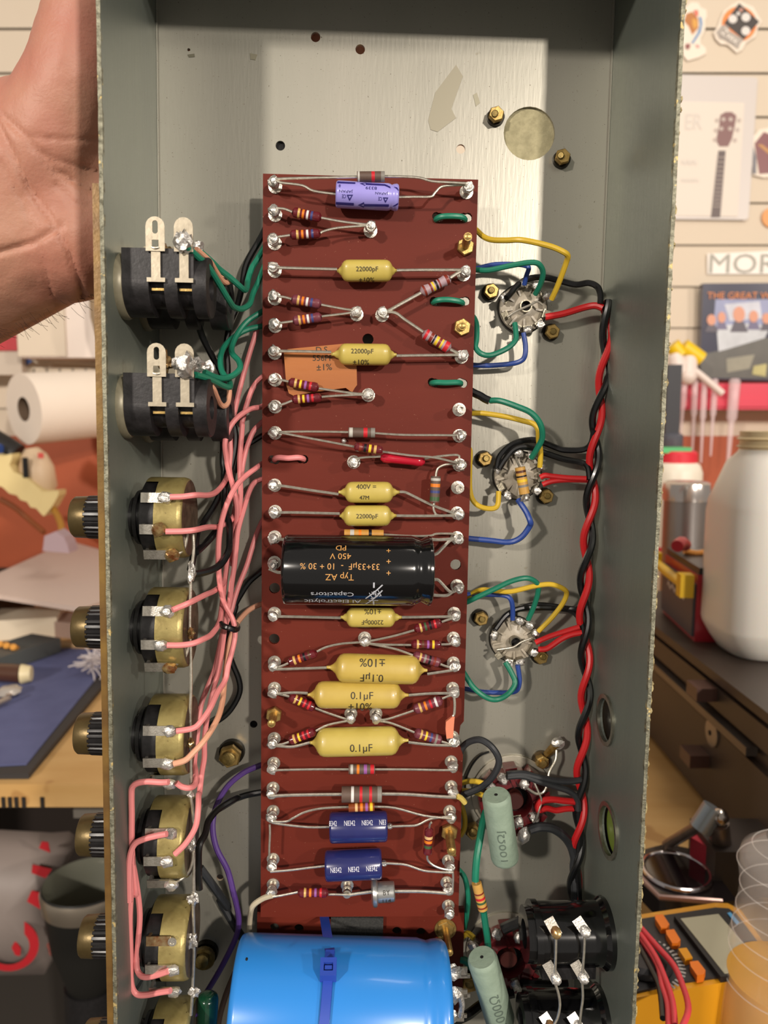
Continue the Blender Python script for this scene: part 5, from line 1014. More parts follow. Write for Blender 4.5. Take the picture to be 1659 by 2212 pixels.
# clear sleeve with a guitar sheet
def quadpx(p): return flat(p, YW - .008)
thing('poster_sleeve', 'clear plastic sleeve on the wall holding a pale sheet with a guitar neck', 'poster', W(1550, 320, 1, YW - .008), S=S_)
part(G().prism(quadpx([(1380, 158), (1634, 167), (1637, 172), (1617, 470), (1611, 475), (1370, 472)]), (0, .001, 0)), 'sleeve_back', mat('sleeve_white', '#cfc7c2', .25, coat=.6), smooth=False)
part(G().prism(flat([(1380, 216), (1608, 222), (1594, 468), (1370, 466)], YW - .0092), (0, .0006, 0)), 'paper_sheet', mat('sheet_cream', '#d6cbbf', .5), smooth=False)
GUI = mat('guitar_brown', '#7d5a58', .5); NEC = mat('neck_dark', '#5f5250', .5); PEG = mat('peg_grey', '#b5a69d', .5)
s = lambda u, v: (1400 + u / 4.425, v / 4.425)
yg = YW - .0096
part(G().prism(flat([s(*q) for q in ((690, 1100), (740, 1070), (800, 1070), (845, 1105), (830, 1200), (800, 1330), (765, 1400), (680, 1400), (650, 1340), (680, 1200))], yg), (0, .0003, 0)), 'headstock_print', GUI, smooth=False)
part(G().prism(flat([s(*q) for q in ((672, 1440), (742, 1440), (690, 2075), (600, 2075))], yg), (0, .0003, 0)), 'neck_print', NEC, smooth=False)
g = G()
for i in range(13):
    v = 1500 + i * 46 * (1 - i * .012); g.prism(flat([s(660 - (v - 1440) * .1, v), (s(745 - (v - 1440) * .075, v)), s(745 - (v - 1440) * .075, v + 6), s(660 - (v - 1440) * .1, v + 6)], yg - .0003), (0, .0002, 0))
part(g, 'fret_print', PEG, smooth=False)
g = G()
for u, v in ((660, 1150), (650, 1245), (640, 1335), (870, 1150), (855, 1240), (830, 1340), (720, 1140), (790, 1140), (700, 1230), (785, 1230)): g.prism(flat(circ(*s(u, v), 4.6, 12), yg - .0003), (0, .0002, 0))
part(g, 'tuner_print', PEG, smooth=False)
GT = mat('grey_print', '#cfc6bd', .5); t_ = G()
def wall_text(tx, x, y, w, h, yy):
    p = W(x, y, 1, yy); q = W(x + 100, y, 1, yy); k = (q - p).length / 100; write(t_, tx, lambda a, b: p + V((a, 0, b)), 0, 0, w * k, h * k)
wall_text('ER', *s(440, 1160), 36, 32, yg - .0004); wall_text('~~~', *s(395, 1550), 34, 13, yg - .0004); wall_text('~~~~', *s(400, 1722), 38, 9, yg - .0004)
part(t_, 'printed_lettering', GT, smooth=False, fix=False)
# sign
thing('word_sign', 'white paper sign with large grey letters MORE on the wall', 'sign', W(1600, 570, 1, ys), S=S_)
part(G().prism(flat([(1528, 548), (1712, 540), (1712, 592), (1528, 592)], ys), (0, .001, 0)), 'paper_strip', mat('paper_white', '#efe8e0', .6), smooth=False)
t_ = G(); wall_text('MORE', 1622, 569, 178, 40, ys - .001); part(t_, 'lettering', mat('letter_grey', '#a6a298', .6), smooth=False, fix=False)
# generic film case
yc = YW - .026
thing('film_case', 'glossy film case with a blue and grey cover and orange title, above the red rail', 'case', W(1600, 720, 1, yc), S=S_)
def cv(u, v): return (1500 + u / 9.214, 590 + v / 9.214)
part(G().prism(flat([cv(170, 205), cv(1900, 190), cv(1850, 2150), cv(110, 2110)], yc), (0, .014, 0)), 'case_shell', mat('case_navy', '#3d3d4f', .2, coat=.6), smooth=False)
def cover(nm, pts, h, k): part(G().prism(flat([cv(*q) for q in pts], yc - .0004 - .0004 * k), (0, .0003, 0)), nm, mat('cover_' + h[1:], h, .35, 0, .3, 40, coat=.5), smooth=False)
cover('cover_sky', ((420, 520), (1860, 520), (1840, 1100), (380, 1100)), '#8a90b5', 0); cover('cover_glow', ((600, 620), (1300, 560), (1350, 900), (700, 950)), '#c4c6d2', 1)
cover('cover_mist', ((440, 1040), (1200, 1000), (1500, 1080), (1400, 1290), (700, 1500), (480, 1560)), '#c3c7cd', 1); cover('cover_ground', ((130, 1620), (700, 1500), (1400, 1290), (1850, 1300), (1840, 2110), (120, 2080)), '#55524b', 0)
cover('cover_patch', ((1180, 1850), (1440, 1800), (1420, 2060), (1150, 2010)), '#b9b171', 2); cover('cover_dust', ((640, 1700), (1200, 1620), (1100, 1900), (650, 1980)), '#8f8b78', 1)
for i, (u, v, w_, h_) in enumerate(((340, 930, 90, 110), (545, 880, 80, 110), (890, 820, 120, 160), (1180, 860, 90, 120), (1440, 900, 90, 110))):
    part(G().prism(flat(circ(*cv(u, v), w_ / 9.2, 14, h_ / 9.2), yc - .0016), (0, .0003, 0)), 'face_patch', mat('cover_skin', '#cf9074', .45), smooth=False)
    part(G().prism(flat([cv(u - w_ * 1.5, v + h_ * 2.2), cv(u - w_ * .8, v + h_ * .9), cv(u + w_ * .8, v + h_ * .9), cv(u + w_ * 1.5, v + h_ * 2.2)], yc - .0013), (0, .0003, 0)), 'shoulder_patch', mat(('cover_coat_a', 'cover_coat_b')[i % 2], ('#5a5560', '#6f6a86')[i % 2], .5), smooth=False)
t_ = G(); wall_text('THE GREAT WAR', *cv(1010, 445), 163, 14, yc - .002); part(t_, 'title_lettering', mat('title_orange', '#e08a4d', .5), smooth=False, fix=False)
# things at the frame edge on the wall
sticker('guitar_sticker', 'sticker of a dark red guitar body cut off by the frame edge', 'sticker', [(1622, 300), (1640, 280), (1690, 270), (1690, 380), (1650, 384), (1626, 378)], [('red_body', [(1630, 310), (1650, 285), (1690, 300), (1690, 372), (1640, 376)], mat('sticker_crimson', '#7c4a4c', .4)), ('gold_neck', [(1636, 312), (1646, 312), (1690, 345), (1690, 358)], mat('sticker_gold', '#b5834a', .4)), ('grey_edge', [(1626, 310), (1634, 340), (1634, 376), (1626, 374)], mat('sticker_slate', '#6d6a70', .4))], ys)
solo(G().prism(flat(circ(1668, 470, 22), ys), (0, .002, 0)), 'orange_disc', mat('disc_orange', '#d9975a', .5), 'pale orange disc on the wall cut off by the frame edge', 'disc', S=S_)
# red rail shelf with hanging pipettes and yellow-capped tubes
zr0, zr1 = W(1500, 885, 1, 1.36).z, W(1500, 828, 1, 1.36).z
RR = mat('rail_red', '#d1304a', .4, coat=.3)
thing('tool_rail', 'glossy red plastic rail shelf on the wall below the film case', 'shelf', W(1560, 856, 1, 1.38), S=S_)
part(G().box((.85, 1.402, zr0 + .006), .72, .084, .012), 'rail_tray', RR, smooth=False); part(G().box((.85, 1.362, (zr0 + zr1) / 2), .72, .006, zr1 - zr0), 'rail_lip', RR, smooth=False)
part(G().box((.85, 1.358, zr0 + .012), .72, .006, .014), 'rail_bead', RR, smooth=False)
PIP = mat('milky_plastic', '#f0dde0', .3, alpha=.42)
for i, (x, x2, yb, r) in enumerate(((1479, 1470, 950, .0055), (1502, 1495, 985, .0055), (1522, 1514, 1000, .0055), (1545, 1535, 985, .0055), (1588, 1572, 1005, .0095))):
    a, b = W(x, 818, 1, 1.345), W(x2, yb, 1, 1.345)
    solo(G().lathe(a, b - a, [(0, r * .7), (.004, r), ((b - a).length * .45, r * .92), ((b - a).length * .5, r * .55), ((b - a).length, r * .3)], n=14), 'plastic_pipette', PIP, ('thin milky plastic pipette on the red rail, ' + ('closest to the tray rim', 'second from the tray rim', 'third from the tray rim', 'fourth from the tray rim, beside a gap')[i]) if i < 4 else 'widest milky plastic pipette hanging over the red rail', 'pipette', 'pipettes hanging on the red rail', S=S_)
for i, (p0, p1, p2) in enumerate((((1452, 745), (1466, 762), (1466, 800)), ((1475, 748), (1505, 770), (1486, 812)))):
    a, b, c_ = W(*p0, 1, 1.35), W(*p1, 1, 1.35), W(*p2, 1, 1.34)
    thing('glue_tube', ('white tube with a yellow cap, upper one on the red rail' if i == 0 else 'white tube with a long yellow cap, slanting on the red rail'), 'tube', (a + b) / 2, S=S_)
    part(G().tube([a, b + (b - a) * .3], .0135, n=14, k=1), 'yellow_cap', mat('cap_yellow', '#e3bd12', .4)); part(G().tube([(a + b) / 2 + V((0, 0, -.012)), c_], [.013, .0155], n=14, k=1).ball(c_, .0155), 'tube_body', mat('tube_white', '#dfd0c8', .4))
solo(G().tube([W(1500, 800, 1, 1.335), W(1532, 826, 1, 1.335), W(1560, 850, 1, 1.335)], .006, n=10), 'white_stick', mat('tube_white', '#dfd0c8'), 'thin white stick slanting over the edge of the red rail', 'stick', S=S_)
solo(G().box((W(1450, 870, 1, 1.2).x, 1.2, W(1450, 870, 1, 1.2).z), .022, .02, .115), 'black_strap', mat('strap_black', '#24242b', .5), 'black strap hanging beside the tray rim, in front of the red rail', 'strap', S=S_, smooth=False)
solo(G().lathe((W(1450, 950, 1, 1.2).x, 1.2, W(1450, 968, 1, 1.2).z), (0, 0, 1), [(0, .016), (.003, .018), (.02, .018), (.024, .012)], n=18), 'clear_bottle_top', mat('smoky_plastic', '#55565e', .2), 'small smoky bottle below the black strap', 'bottle', S=S_)

# -- low dark drawer cabinet and what stands on it
CZ = 1.0605; XF = .252
CAB = mat('dark_cabinet', '#3d322b', .45, 0, .3, 12, '#332a24'); 
thing('drawer_cabinet', 'dark brown low cabinet of two drawers standing on the bench', 'cabinet', (XF + .12, .5, BT), S=S_)
part(G().box((XF + .133, .52, (CZ + BT) / 2 - .001), .262, .62, CZ - BT - .004), 'cabinet_body', CAB, smooth=False)
part(G().box((XF + .131, .52, CZ - .0035), .270, .624, .007), 'cabinet_top', CAB, smooth=False)
for i, (za, zb) in enumerate(((1.0335, 1.0500), (.9560, 1.0190))):
    o = part(G().box((XF - .001, .52, (za + zb) / 2), .006, .60, zb - za), 'drawer_front', CAB, smooth=False)
    for hy, hz in (((W(1548, 1492, 0, XF).y), W(1548, 1492, 0, XF).z),) if i == 0 else ((W(1532, 1634, 0, XF).y, W(1532, 1634, 0, XF).z),):
        part(G().box((XF - .011, hy, hz), .016, .020, .010), 'drawer_pull', mat('pull_brown', '#5a4038', .4), parent=o, smooth=False)
part(G().box((XF - .004, .66, 1.0262), .008, .33, .006), 'metal_runner', mat('runner_grey', '#6d655f', .35, .6), smooth=False)
lk = W(1540, 1583, 0, XF - .004)
part(G().lathe(lk, (-1, 0, 0), [(0, .0105), (.0015, .0105), (.0022, .008)], n=20, sx=1), 'lock_plate', mat('lock_nickel', '#9c9080', .4, .5)); part(G().lathe(lk - V((.0022, 0, 0)), (-1, 0, 0), [(0, .002), (.0006, .002)], n=10), 'keyhole', DARK)
# milky jug
jc = W(1665, 1440, 2, CZ); jc.y += .040; jc.x = W(1652, 1300, 1, jc.y).x; jw = abs(W(1652 - 114, 1300, 1, jc.y).x - jc.x)
JUG = mat('milky_jug', '#e8e3da', .35, sss=.2, coat=.15)
thing('plastic_jug', 'large translucent white plastic jug without its cap, standing on the dark cabinet', 'jug', jc, S=S_)
def sqring(z, r, q): 
    out = []
    for j in range(40):
        a = 2 * math.pi * j / 40 + .12; c_, s_ = math.cos(a), math.sin(a); f = (abs(c_) ** q + abs(s_) ** q) ** (-1 / q); out.append(jc + V((r * f * c_, r * f * s_, z)))
    return out
prof = [(0, .66, 3), (.002, .74, 3), (.010, .86, 3.4), (.020, .97, 4), (.024, .99, 4), (.070, .985, 4), (.112, .985, 4), (.1165, .965, 4), (.120, .965, 4), (.152, .74, 3), (.157, .66, 2.4), (.160, .62, 2), (.162, .60, 2)]
hj = (W(1665, 1440, 1, jc.y).z - W(1665, 968, 1, jc.y).z); sz = abs(hj) / .176
g = G(); vs = []
for z, r, q in prof: vs += sqring(z * sz, r * jw, q)
g.add(vs, [[i * 40 + j, i * 40 + (j + 1) % 40, (i + 1) * 40 + (j + 1) % 40, (i + 1) * 40 + j] for i in range(len(prof) - 1) for j in range(40)] + [list(range(40))])
part(g, 'jug_body', JUG, ang=60)
g = G()
g.lathe(jc + V((0, 0, .161 * sz)), (0, 0, 1), [(0, jw * .60), (.015 * sz, jw * .60), (.015 * sz, jw * .54), (0, jw * .54)], n=30, cap=False)
for z in (.163, .169): g.lathe(jc + V((0, 0, z * sz)), (0, 0, 1), [(0, jw * .60), (.0012, jw * .65), (.0026, jw * .60)], n=30, cap=False)
part(g, 'neck_thread', mat('neck_yellowed', '#d3bf97', .4))
g = G().prism([jc + V((jw * .30, -jw * 1.02, .10 * sz)), jc + V((-jw * .35, -jw * 1.02, .085 * sz)), jc + V((jw * .05, -jw * 1.02, .055 * sz)), jc + V((jw * .2, -jw * 1.02, .02 * sz)), jc + V((jw * .5, -jw * 1.02, .02 * sz))], (0, .004, 0))
part(g, 'moulded_panel', JUG)
# lantern battery box with yellow handle
b0, b1, b2 = W(1432, 1322, 2, CZ), W(1500, 1386, 2, CZ), W(1528, 1386, 2, CZ)
ex = (b1 - b0); L1 = ex.length; ex.normalize(); ey = V((-ex.y, ex.x, 0)); ey = ey if ey.x > 0 else -ey
hb = (W(1518, 1242, 1, b1.y).z - CZ); dpt = .056
thing('battery_box', 'red box with a charcoal front panel and a yellow carrying bar, on the dark cabinet', 'box', b0, S=S_)
mid = (b0 + b1) / 2 + ey * dpt / 2
part(G().box(mid + V((0, 0, hb / 2)), L1, dpt, hb, 0, ex, ey), 'box_body', mat('box_red', '#b3202f', .35, coat=.2), smooth=False)
part(G().box((b0 + b1) / 2 - ey * .001 + V((0, 0, hb * .46)), L1 * .97, .003, hb * .78, 0, ex, ey), 'front_panel', mat('panel_charcoal', '#4a494d', .5), smooth=False)
part(G().box(mid + V((0, 0, hb + .003)), L1 * 1.0, dpt * .96, .006, 0, ex, ey), 'black_lid', BLACK, smooth=False)
YH = mat('handle_yellow', '#e0b418', .4)
ha, hb2 = b0 + V((0, 0, hb * .86)) - ey * .010, b1 + V((0, 0, hb * .83)) - ey * .010
o = part(G().tube([ha, hb2], .0043, n=12, k=1), 'carrying_bar', YH)
for q, s2 in ((ha, 1), (hb2, 1.15)): part(G().box(q + V((0, 0, .001)), .011 * s2, .011, .017 * s2, 0, ex, ey), 'bar_end', YH, smooth=False)
g = G(); o_ = (b0 + b1) / 2 - ey * .0032 + V((0, 0, hb * .58)); write(g, '~~~~', lambda x, y: o_ + ex * x + V((0, 0, y)), 0, 0, L1 * .55, .0075); part(g, 'lettering', mat('panel_print', '#b9b4b0', .5), smooth=False, fix=False)
solo(G().tube([W(1463, 1180, 1, .66), W(1472, 1172, 1, .67), W(1480, 1178, 1, .68)], .0055, n=10), 'red_plug', mat('box_red', '#b3202f'), 'small red rounded plug behind the yellow carrying bar', 'plug', S=S_)
solo(G().tube([W(1478, 1190, 1, .70), W(1505, 1196, 1, .70), W(1535, 1190, 1, .70)], .003, n=8), 'orange_stick', mat('stick_orange', '#dd9340', .5), 'orange stick lying behind the yellow carrying bar', 'stick', S=S_)
# steel canister, dispenser bottle, red block
cc = W(1470, 1300, 2, CZ); cc.y = .86; kq = 1 / (FPX / (cc.y * cs)); cc.x = W(1477, 1200, 1, cc.y).x; r = 50 * kq; zt = W(1477, 1040, 1, cc.y).z
STN = mat('brushed_steel', '#a39c98', .3, .85, .5, 60, '#6e6664', .05, 300, (1, 1, .1))
thing('steel_canister', 'tall brushed steel canister with a bright lid behind the battery box', 'canister', (cc.x, cc.y, BT), S=S_)
part(G().lathe((cc.x, cc.y, BT), (0, 0, 1), [(0, r * .93), (zt - BT - .02, r * .95)], n=30), 'canister_body', STN); part(G().lathe((cc.x, cc.y, zt - .021), (0, 0, 1), [(0, r), (.012, r * 1.03), (.019, r * .97), (.021, r * .85)], n=30), 'canister_lid', mat('bright_lid', '#cfc6c0', .2, .9))
bc_ = V((W(1462, 1000, 1, 1.12).x, 1.12, BT)); r = 54 / (FPX / 1.11); zt = W(1462, 948, 1, 1.12).z
thing('soap_bottle', 'cream bottle with a red and green cap beside the tray rim', 'bottle', bc_, S=S_)
hh = zt - BT; part(G().lathe(bc_, (0, 0, 1), [(0, r * .9), (.006, r), (hh * .82, r), (hh * .86, r * .9), (hh * .88, r * .72)], n=28), 'bottle_body', mat('bottle_cream', '#e5dccb', .4))
part(G().lathe(bc_ + V((0, 0, hh * .865)), (0, 0, 1), [(0, r * .78), (.016, r * .78), (.019, r * .7)], n=28), 'red_cap', mat('cap_red', '#d32b3a', .4)); part(G().box(bc_ + V((-.012, -.004, hh * .865 + .0205)), .05, .03, .008), 'green_spout', mat('spout_green', '#4fae6b', .4), smooth=False)
part(G().lathe(bc_ + V((0, 0, hh * .40)), (0, 0, 1), [(0, r * 1.01), (.006, r * 1.01)], n=28), 'red_stripe', mat('cap_red', '#d32b3a'))
solo(G().box((W(1560, 1095, 1, 1.2).x + .03, 1.2, 1.03), .10, .06, .16), 'red_block', mat('block_red', '#b92634', .5), 'red tool box behind the white jug, against the terracotta board', 'box', S=S_, smooth=False)
solo(G().box((W(1560, 1055, 1, 1.2).x + .03, 1.2, 1.116), .104, .064, .014), 'black_strip', BLACK, 'black strip lying on the red tool box behind the jug', 'strip', S=S_, smooth=False)
solo(G().box((W(1525, 1170, 1, 1.0).x + .015, 1.0, 1.0), .05, .05, .10), 'white_carton', mat('carton_white', '#d6ccc6', .6), 'white carton between the steel canister and the white jug', 'carton', S=S_, smooth=False)

# -- bench items near the meter
# clamp
m1 = mat('clamp_steel', '#8d7f75', .35, .8, .4, 200, '#6c6058')
a, b = W(1440, 1826, 2, BT + .02), W(1520, 1778, 2, BT + .05); b2 = W(1555, 1765, 2, BT + .056)
thing('bar_clamp', 'steel clamp with a sliding T bar and red pad lying against the dark cabinet', 'clamp', b, S=S_)
part(G().tube([a, b], .0035, n=12, k=1), 'clamp_bar', m1); part(G().tube([b - V((.002, 0, .004)), b + V((.006, 0, .010))], .0070, n=14, k=1), 'bar_end', mat('zinc_blue', '#9aa5ad', .3, .6))
part(G().ball(b2, .0055), 'bar_ball', mat('ball_chrome', '#b9b0a8', .15, 1)); c_ = W(1558, 1830, 2, BT + .03)
part(G().tube([b + V((.008, -.002, .002)), c_], .0065, n=12, k=1), 'clamp_screw', m1); p_ = W(1545, 1855, 2, BT + .018)
part(G().box(p_, .024, .02, .026, 0, rot(V((1, 0, 0)), (0, 0, 1), .5), rot(V((0, 1, 0)), (0, 0, 1), .5)), 'red_pad', mat('pad_red', '#b5283c', .5), smooth=False)
part(G().box(W(1590, 1850, 2, BT + .02), .045, .04, .03), 'clamp_jaw', mat('jaw_dark', '#3b332f', .5), smooth=False)
# cast lens tray
tz = BT + .016; TP = [W(*q, 2, tz) for q in ((1378, 1838), (1440, 1822), (1515, 1838), (1555, 1895), (1592, 1945), (1560, 1948), (1425, 1938), (1382, 1895))]
thing('lens_stand', 'black square plate with a round chrome-ringed glass, lying on the bench', 'stand', sum(TP, V()) / 8, S=S_)
part(G().prism(TP, (0, 0, -.014)), 'plate', mat('plate_black', '#1c1617', .2, coat=.6), smooth=False)
tc = W(1462, 1882, 2, tz + .001); ea, eb = W(1535, 1890, 2, tz + .001) - tc, W(1450, 1843, 2, tz + .001) - tc
part(G().tube([tc + ea * math.cos(t) + eb * math.sin(t) for t in [2 * math.pi * i / 36 for i in range(37)]], .0016, n=8, k=1), 'chrome_ring', mat('chrome', '#c9c2c4', .12, 1))
part(G().prism([tc + ea * .97 * math.cos(t) + eb * .97 * math.sin(t) for t in [2 * math.pi * i / 30 for i in range(30)]], (0, 0, .0006)), 'dark_glass', mat('dark_glass', '#161014', .06, coat=1))
part(G().tube([TP[7], TP[6], TP[5]], .0018, n=8, k=1), 'bright_edge', mat('edge_pink', '#b99a92', .3, .6))
# multimeter
th_ = .030; mz = BT + th_
MP = [W(*q, 2, mz) for q in ((1300, 2008), (1385, 1975), (1545, 1950), (1572, 1951), (1600, 1965), (1690, 2092), (1690, 2100), (1290, 2170))]
thing('multimeter', 'yellow and black digital multimeter with orange buttons and a grey screen', 'multimeter', sum(MP, V()) / 8, S=S_)
MY = mat('meter_yellow', '#dc9a1c', .4, coat=.2); MK = mat('meter_black', '#252427', .5)
part(G().prism(MP, (0, 0, -th_)), 'meter_case', MY, smooth=False)
f = lambda *pts: [W(*q, 2, mz + .0012) for q in pts]
part(G().prism(f((1300, 2020), (1387, 1984), (1545, 1960), (1574, 1962), (1592, 1975), (1690, 2104), (1640, 2101), (1545, 2110), (1465, 2121), (1300, 2160)), (0, 0, -.002)), 'face_plate', MK, smooth=False)
f2 = lambda *pts: [W(*q, 2, mz + .004) for q in pts]
part(G().prism(f2((1456, 1978), (1560, 1968), (1668, 2096), (1557, 2110)), (0, 0, -.003)), 'screen_bezel', mat('bezel', '#17171a', .4), smooth=False)
part(G().prism([W(*q, 2, mz + .0044) for q in ((1470, 1984), (1552, 1974), (1652, 2092), (1565, 2102))], (0, 0, -.0006)), 'screen', mat('lcd_grey', '#aaa68f', .3), smooth=False)
MO = mat('button_orange', '#e8791c', .4); 
for i, q in enumerate((((1415, 1976), (1432, 1975), (1446, 1996), (1440, 2004), (1428, 2004), (1416, 1985)), ((1438, 2009), (1456, 2007), (1470, 2030), (1464, 2037), (1452, 2037), (1440, 2018)), ((1465, 2049), (1483, 2047), (1496, 2068), (1480, 2072)), ((1490, 2077), (1508, 2075), (1524, 2096), (1520, 2104), (1506, 2107), (1492, 2087)))):
    part(G().prism([W(*p, 2, mz + .0046) for p in q], (0, 0, -.004)), 'push_button', MO if i != 2 else mat('button_amber', '#d9930f', .4), smooth=False)
kc_ = W(1388, 2075, 2, mz + .002); part(G().lathe(kc_, (0, 0, 1), [(0, .0145), (.003, .0143), (.005, .0125)], n=30), 'dial', MK, ang=30)
g = G()
for i in range(26):
    a = -1.5 + 3.4 * i / 25; d = V((math.cos(a), math.sin(a), 0)); g.box(kc_ + d * .0185 + V((0, 0, -.0006)), .0032, .0010, .0004, 0, d, V((-d.y, d.x, 0)))
part(g, 'scale_marks', mat('print_grey', '#a9a6a2', .5), kind='stuff')
part(G().prism([W(*q, 2, mz + .002) for q in ((1571, 1972), (1578, 1970), (1597, 1992), (1592, 1998))], (0, 0, -.0004)), 'badge', mat('badge_blue', '#5aa3d6', .4), smooth=False)
for i, (lab, s2, m, rr) in enumerate((('outer red test lead drooping over the yellow multimeter', ((1385, 2005), (1420, 2045), (1455, 2085), (1475, 2130), (1487, 2180), (1470, 2225)), mat('lead_red', '#d8414b', .45), .0014), ('inner red test lead drooping over the yellow multimeter', ((1383, 2018), (1415, 2065), (1435, 2110), (1452, 2160), (1458, 2215)), mat('lead_red', '#d8414b'), .0014),
                                 ('third red test lead tucked under the other two on the multimeter', ((1386, 2030), (1420, 2085), (1430, 2130), (1442, 2170), (1444, 2220)), mat('lead_red', '#d8414b'), .0013), ('black test lead lying beside the red ones on the multimeter', ((1382, 2046), (1405, 2090), (1425, 2135), (1432, 2200)), BLK, .0014))):
    solo(G().tube([W(x, y, 2, mz + .010 - .001 * i) for x, y in s2], rr, n=10), 'test_lead', m, lab, 'cable', S=S_)
# clear bottle with yellow liquid
bc_ = W(1700, 2330, 2, BT); kx = 1 / (FPX / (bc_.y * cs + .12)); bc_ = W(1690, 2255, 2, BT); zq = lambda py: W(1690, py, 1, bc_.y).z
CLR = mat('clear_plastic', '#e9dfd8', .10, alpha=.17, coat=1)
rb = lambda px: abs(W(px, 1990, 1, bc_.y).x - bc_.x)
thing('oil_bottle', 'clear ribbed plastic bottle half full of yellow liquid at the frame edge', 'bottle', bc_, S=S_)
pf = [(BT, rb(1575) * .9), (BT + .004, rb(1570)), (zq(2150), rb(1578)), (zq(2120), rb(1582)), (zq(2100), rb(1587)), (zq(2060), rb(1590)), (zq(2045), rb(1586)), (zq(2020), rb(1594)), (zq(1990), rb(1595)), (zq(1975), rb(1600)), (zq(1950), rb(1602)), (zq(1925), rb(1605)), (zq(1900), rb(1600)), (zq(1875), rb(1597)), (zq(1850), rb(1603)), (zq(1835), rb(1625)), (zq(1815), rb(1650))]
pf2 = [(z, r - .0008) for z, r in reversed(pf)]
part(G().lathe((bc_.x, bc_.y, 0), (0, 0, 1), pf, n=44, cap=False), 'bottle_body', CLR, ang=60)
for z, r in pf[3::2]: part(G().lathe((bc_.x, bc_.y, z - .0006), (0, 0, 1), [(0, r), (.0004, r + .0005), (.0009, r)], n=44, cap=False), 'rib_highlight', mat('rib_highlight_plastic', '#f3ece6', .12, alpha=.22, coat=1))  # ridges in paler plastic, their bright highlights put into the colour
zl = zq(2115); lq = [(z, r - .001) for z, r in pf if z < zl] + [(zl, rb(1588))]
part(G().lathe((bc_.x, bc_.y, .0005), (0, 0, 1), lq, n=40), 'yellow_liquid', mat('amber_liquid', '#d99c10', .15, trans=.25, ior=1.2))
# -- bench and wall on the hand side
thing('paper_towel_roll', 'white paper towel roll mounted level under the ruler strip, open end facing out', 'paper towel', W(51, 884, 1, 1.20), S=S_)
a, b = W(51, 884, 1, 1.20), W(300, 866, 1, 1.36); R_ = 77 / (FPX / (a.y * cs)); X_ = (b - a).normalized(); L_ = .26
TOW = mat('tissue_white', '#e6d8c9', .8, 0, .1, 60, '#ddcdbc', .2, 300)
part(G().lathe(a, X_, [(0, R_ * .34), (0, R_ * .99), (.003, R_), (L_, R_), (L_, R_ * .34)], n=44, cap=False), 'paper_roll', TOW)
part(G().lathe(a, X_, [(.0005, R_ * .34), (L_ - .001, R_ * .34)], n=26, cap=False), 'card_core', mat('grey_card', '#6e5a48', .8)); part(G().lathe(a + X_ * .10, X_, [(0, R_ * .33), (.001, R_ * .33)], n=20), 'core_shade_disc', DARK)  # black disc stands for the shade inside the core
pb = a + X_ * L_; part(G().tube([a + X_ * .02, pb, V((pb.x, YW - .004, pb.z))], .005, n=10, k=1), 'holder_rod', mat('rod_grey', '#8d857c', .4, .6))
thing('wall_ruler', 'thin pale ruler strip with dark tick marks above the paper towel roll', 'ruler', W(140, 793, 1, 1.40), S=S_)
part(G().prism(flat([(-80, 790), (260, 797), (260, 812), (-80, 806)], 1.40), (0, .004, 0)), 'ruler_strip', mat('ruler_pale', '#c9bba6', .5), smooth=False); g = G()
for i in range(12): x = 15 + i * 28; g.prism(flat([(x, 797), (x + 4, 797), (x + 4, 805), (x, 805)], 1.399), (0, .0006, 0))
part(g, 'tick_marks', mat('tick_dark', '#5b5040', .6)); part(G().prism(flat([(60, 777), (260, 787), (260, 791), (60, 784)], 1.40), (0, .01, 0)), 'clear_edge', mat('ruler_pale', '#c9bba6'), smooth=False)
for x in (-60, 240): part(G().box((W(x, 800, 1, 1.42).x, 1.425, W(x, 800, 1, 1.42).z), .012, .05, .012), 'bracket', mat('rod_grey', '#8d857c'), smooth=False)
solo(G().prism(flat([(5, 772), (28, 757), (70, 780), (50, 794)], 1.392), (0, .003, 0)), 'blue_tape', mat('tape_blue', '#3b5b9c', .6), 'torn piece of blue tape stuck at the end of the ruler strip', 'tape', S=S_, smooth=False)
bx0, bx1 = W(38, 700, 1, 1.34), W(205, 700, 1, 1.34)
thing('white_case', 'white plastic appliance case on the wall just below the hand', 'case', W(120, 720, 1, 1.36), S=S_)
part(G().box(((bx0.x + bx1.x) / 2 + .02, 1.39, W(120, 690, 1, 1.34).z + .015), bx1.x - bx0.x + .04, .10, .158), 'case_body', mat('case_white', '#e2d3c8', .45), smooth=False)
part(G().box((W(88, 700, 1, 1.337).x, 1.338, W(120, 690, 1, 1.34).z + .015), .082, .004, .154), 'case_panel', mat('case_cream', '#d3c3ae', .5), smooth=False)
solo(G().lathe((W(212, 690, 1, 1.25).x + .012, 1.25, W(212, 742, 1, 1.25).z), (0, 0, 1), [(0, .008), (.012, .017), (.04, .023), (.09, .024), (.10, .02)], n=22), 'tan_bulb', mat('tan_glaze', '#9b8468', .5), 'tan rounded bulb hanging by the tray rim below the hand', 'bulb', S=S_)
solo(G().box((W(8, 730, 1, 1.37).x - .02, 1.38, W(15, 735, 1, 1.37).z), .085, .02, .035), 'red_label', mat('label_red', '#b5222c', .5), 'red label strip on the wall beside the white appliance case', 'label', S=S_, smooth=False)
solo(G().box((W(12, 765, 1, 1.37).x - .03, 1.385, W(15, 775, 1, 1.37).z), .11, .02, .055), 'pale_card', mat('card_pale', '#c4b6a6', .6), 'pale card behind the blue tape', 'card', S=S_, smooth=False)
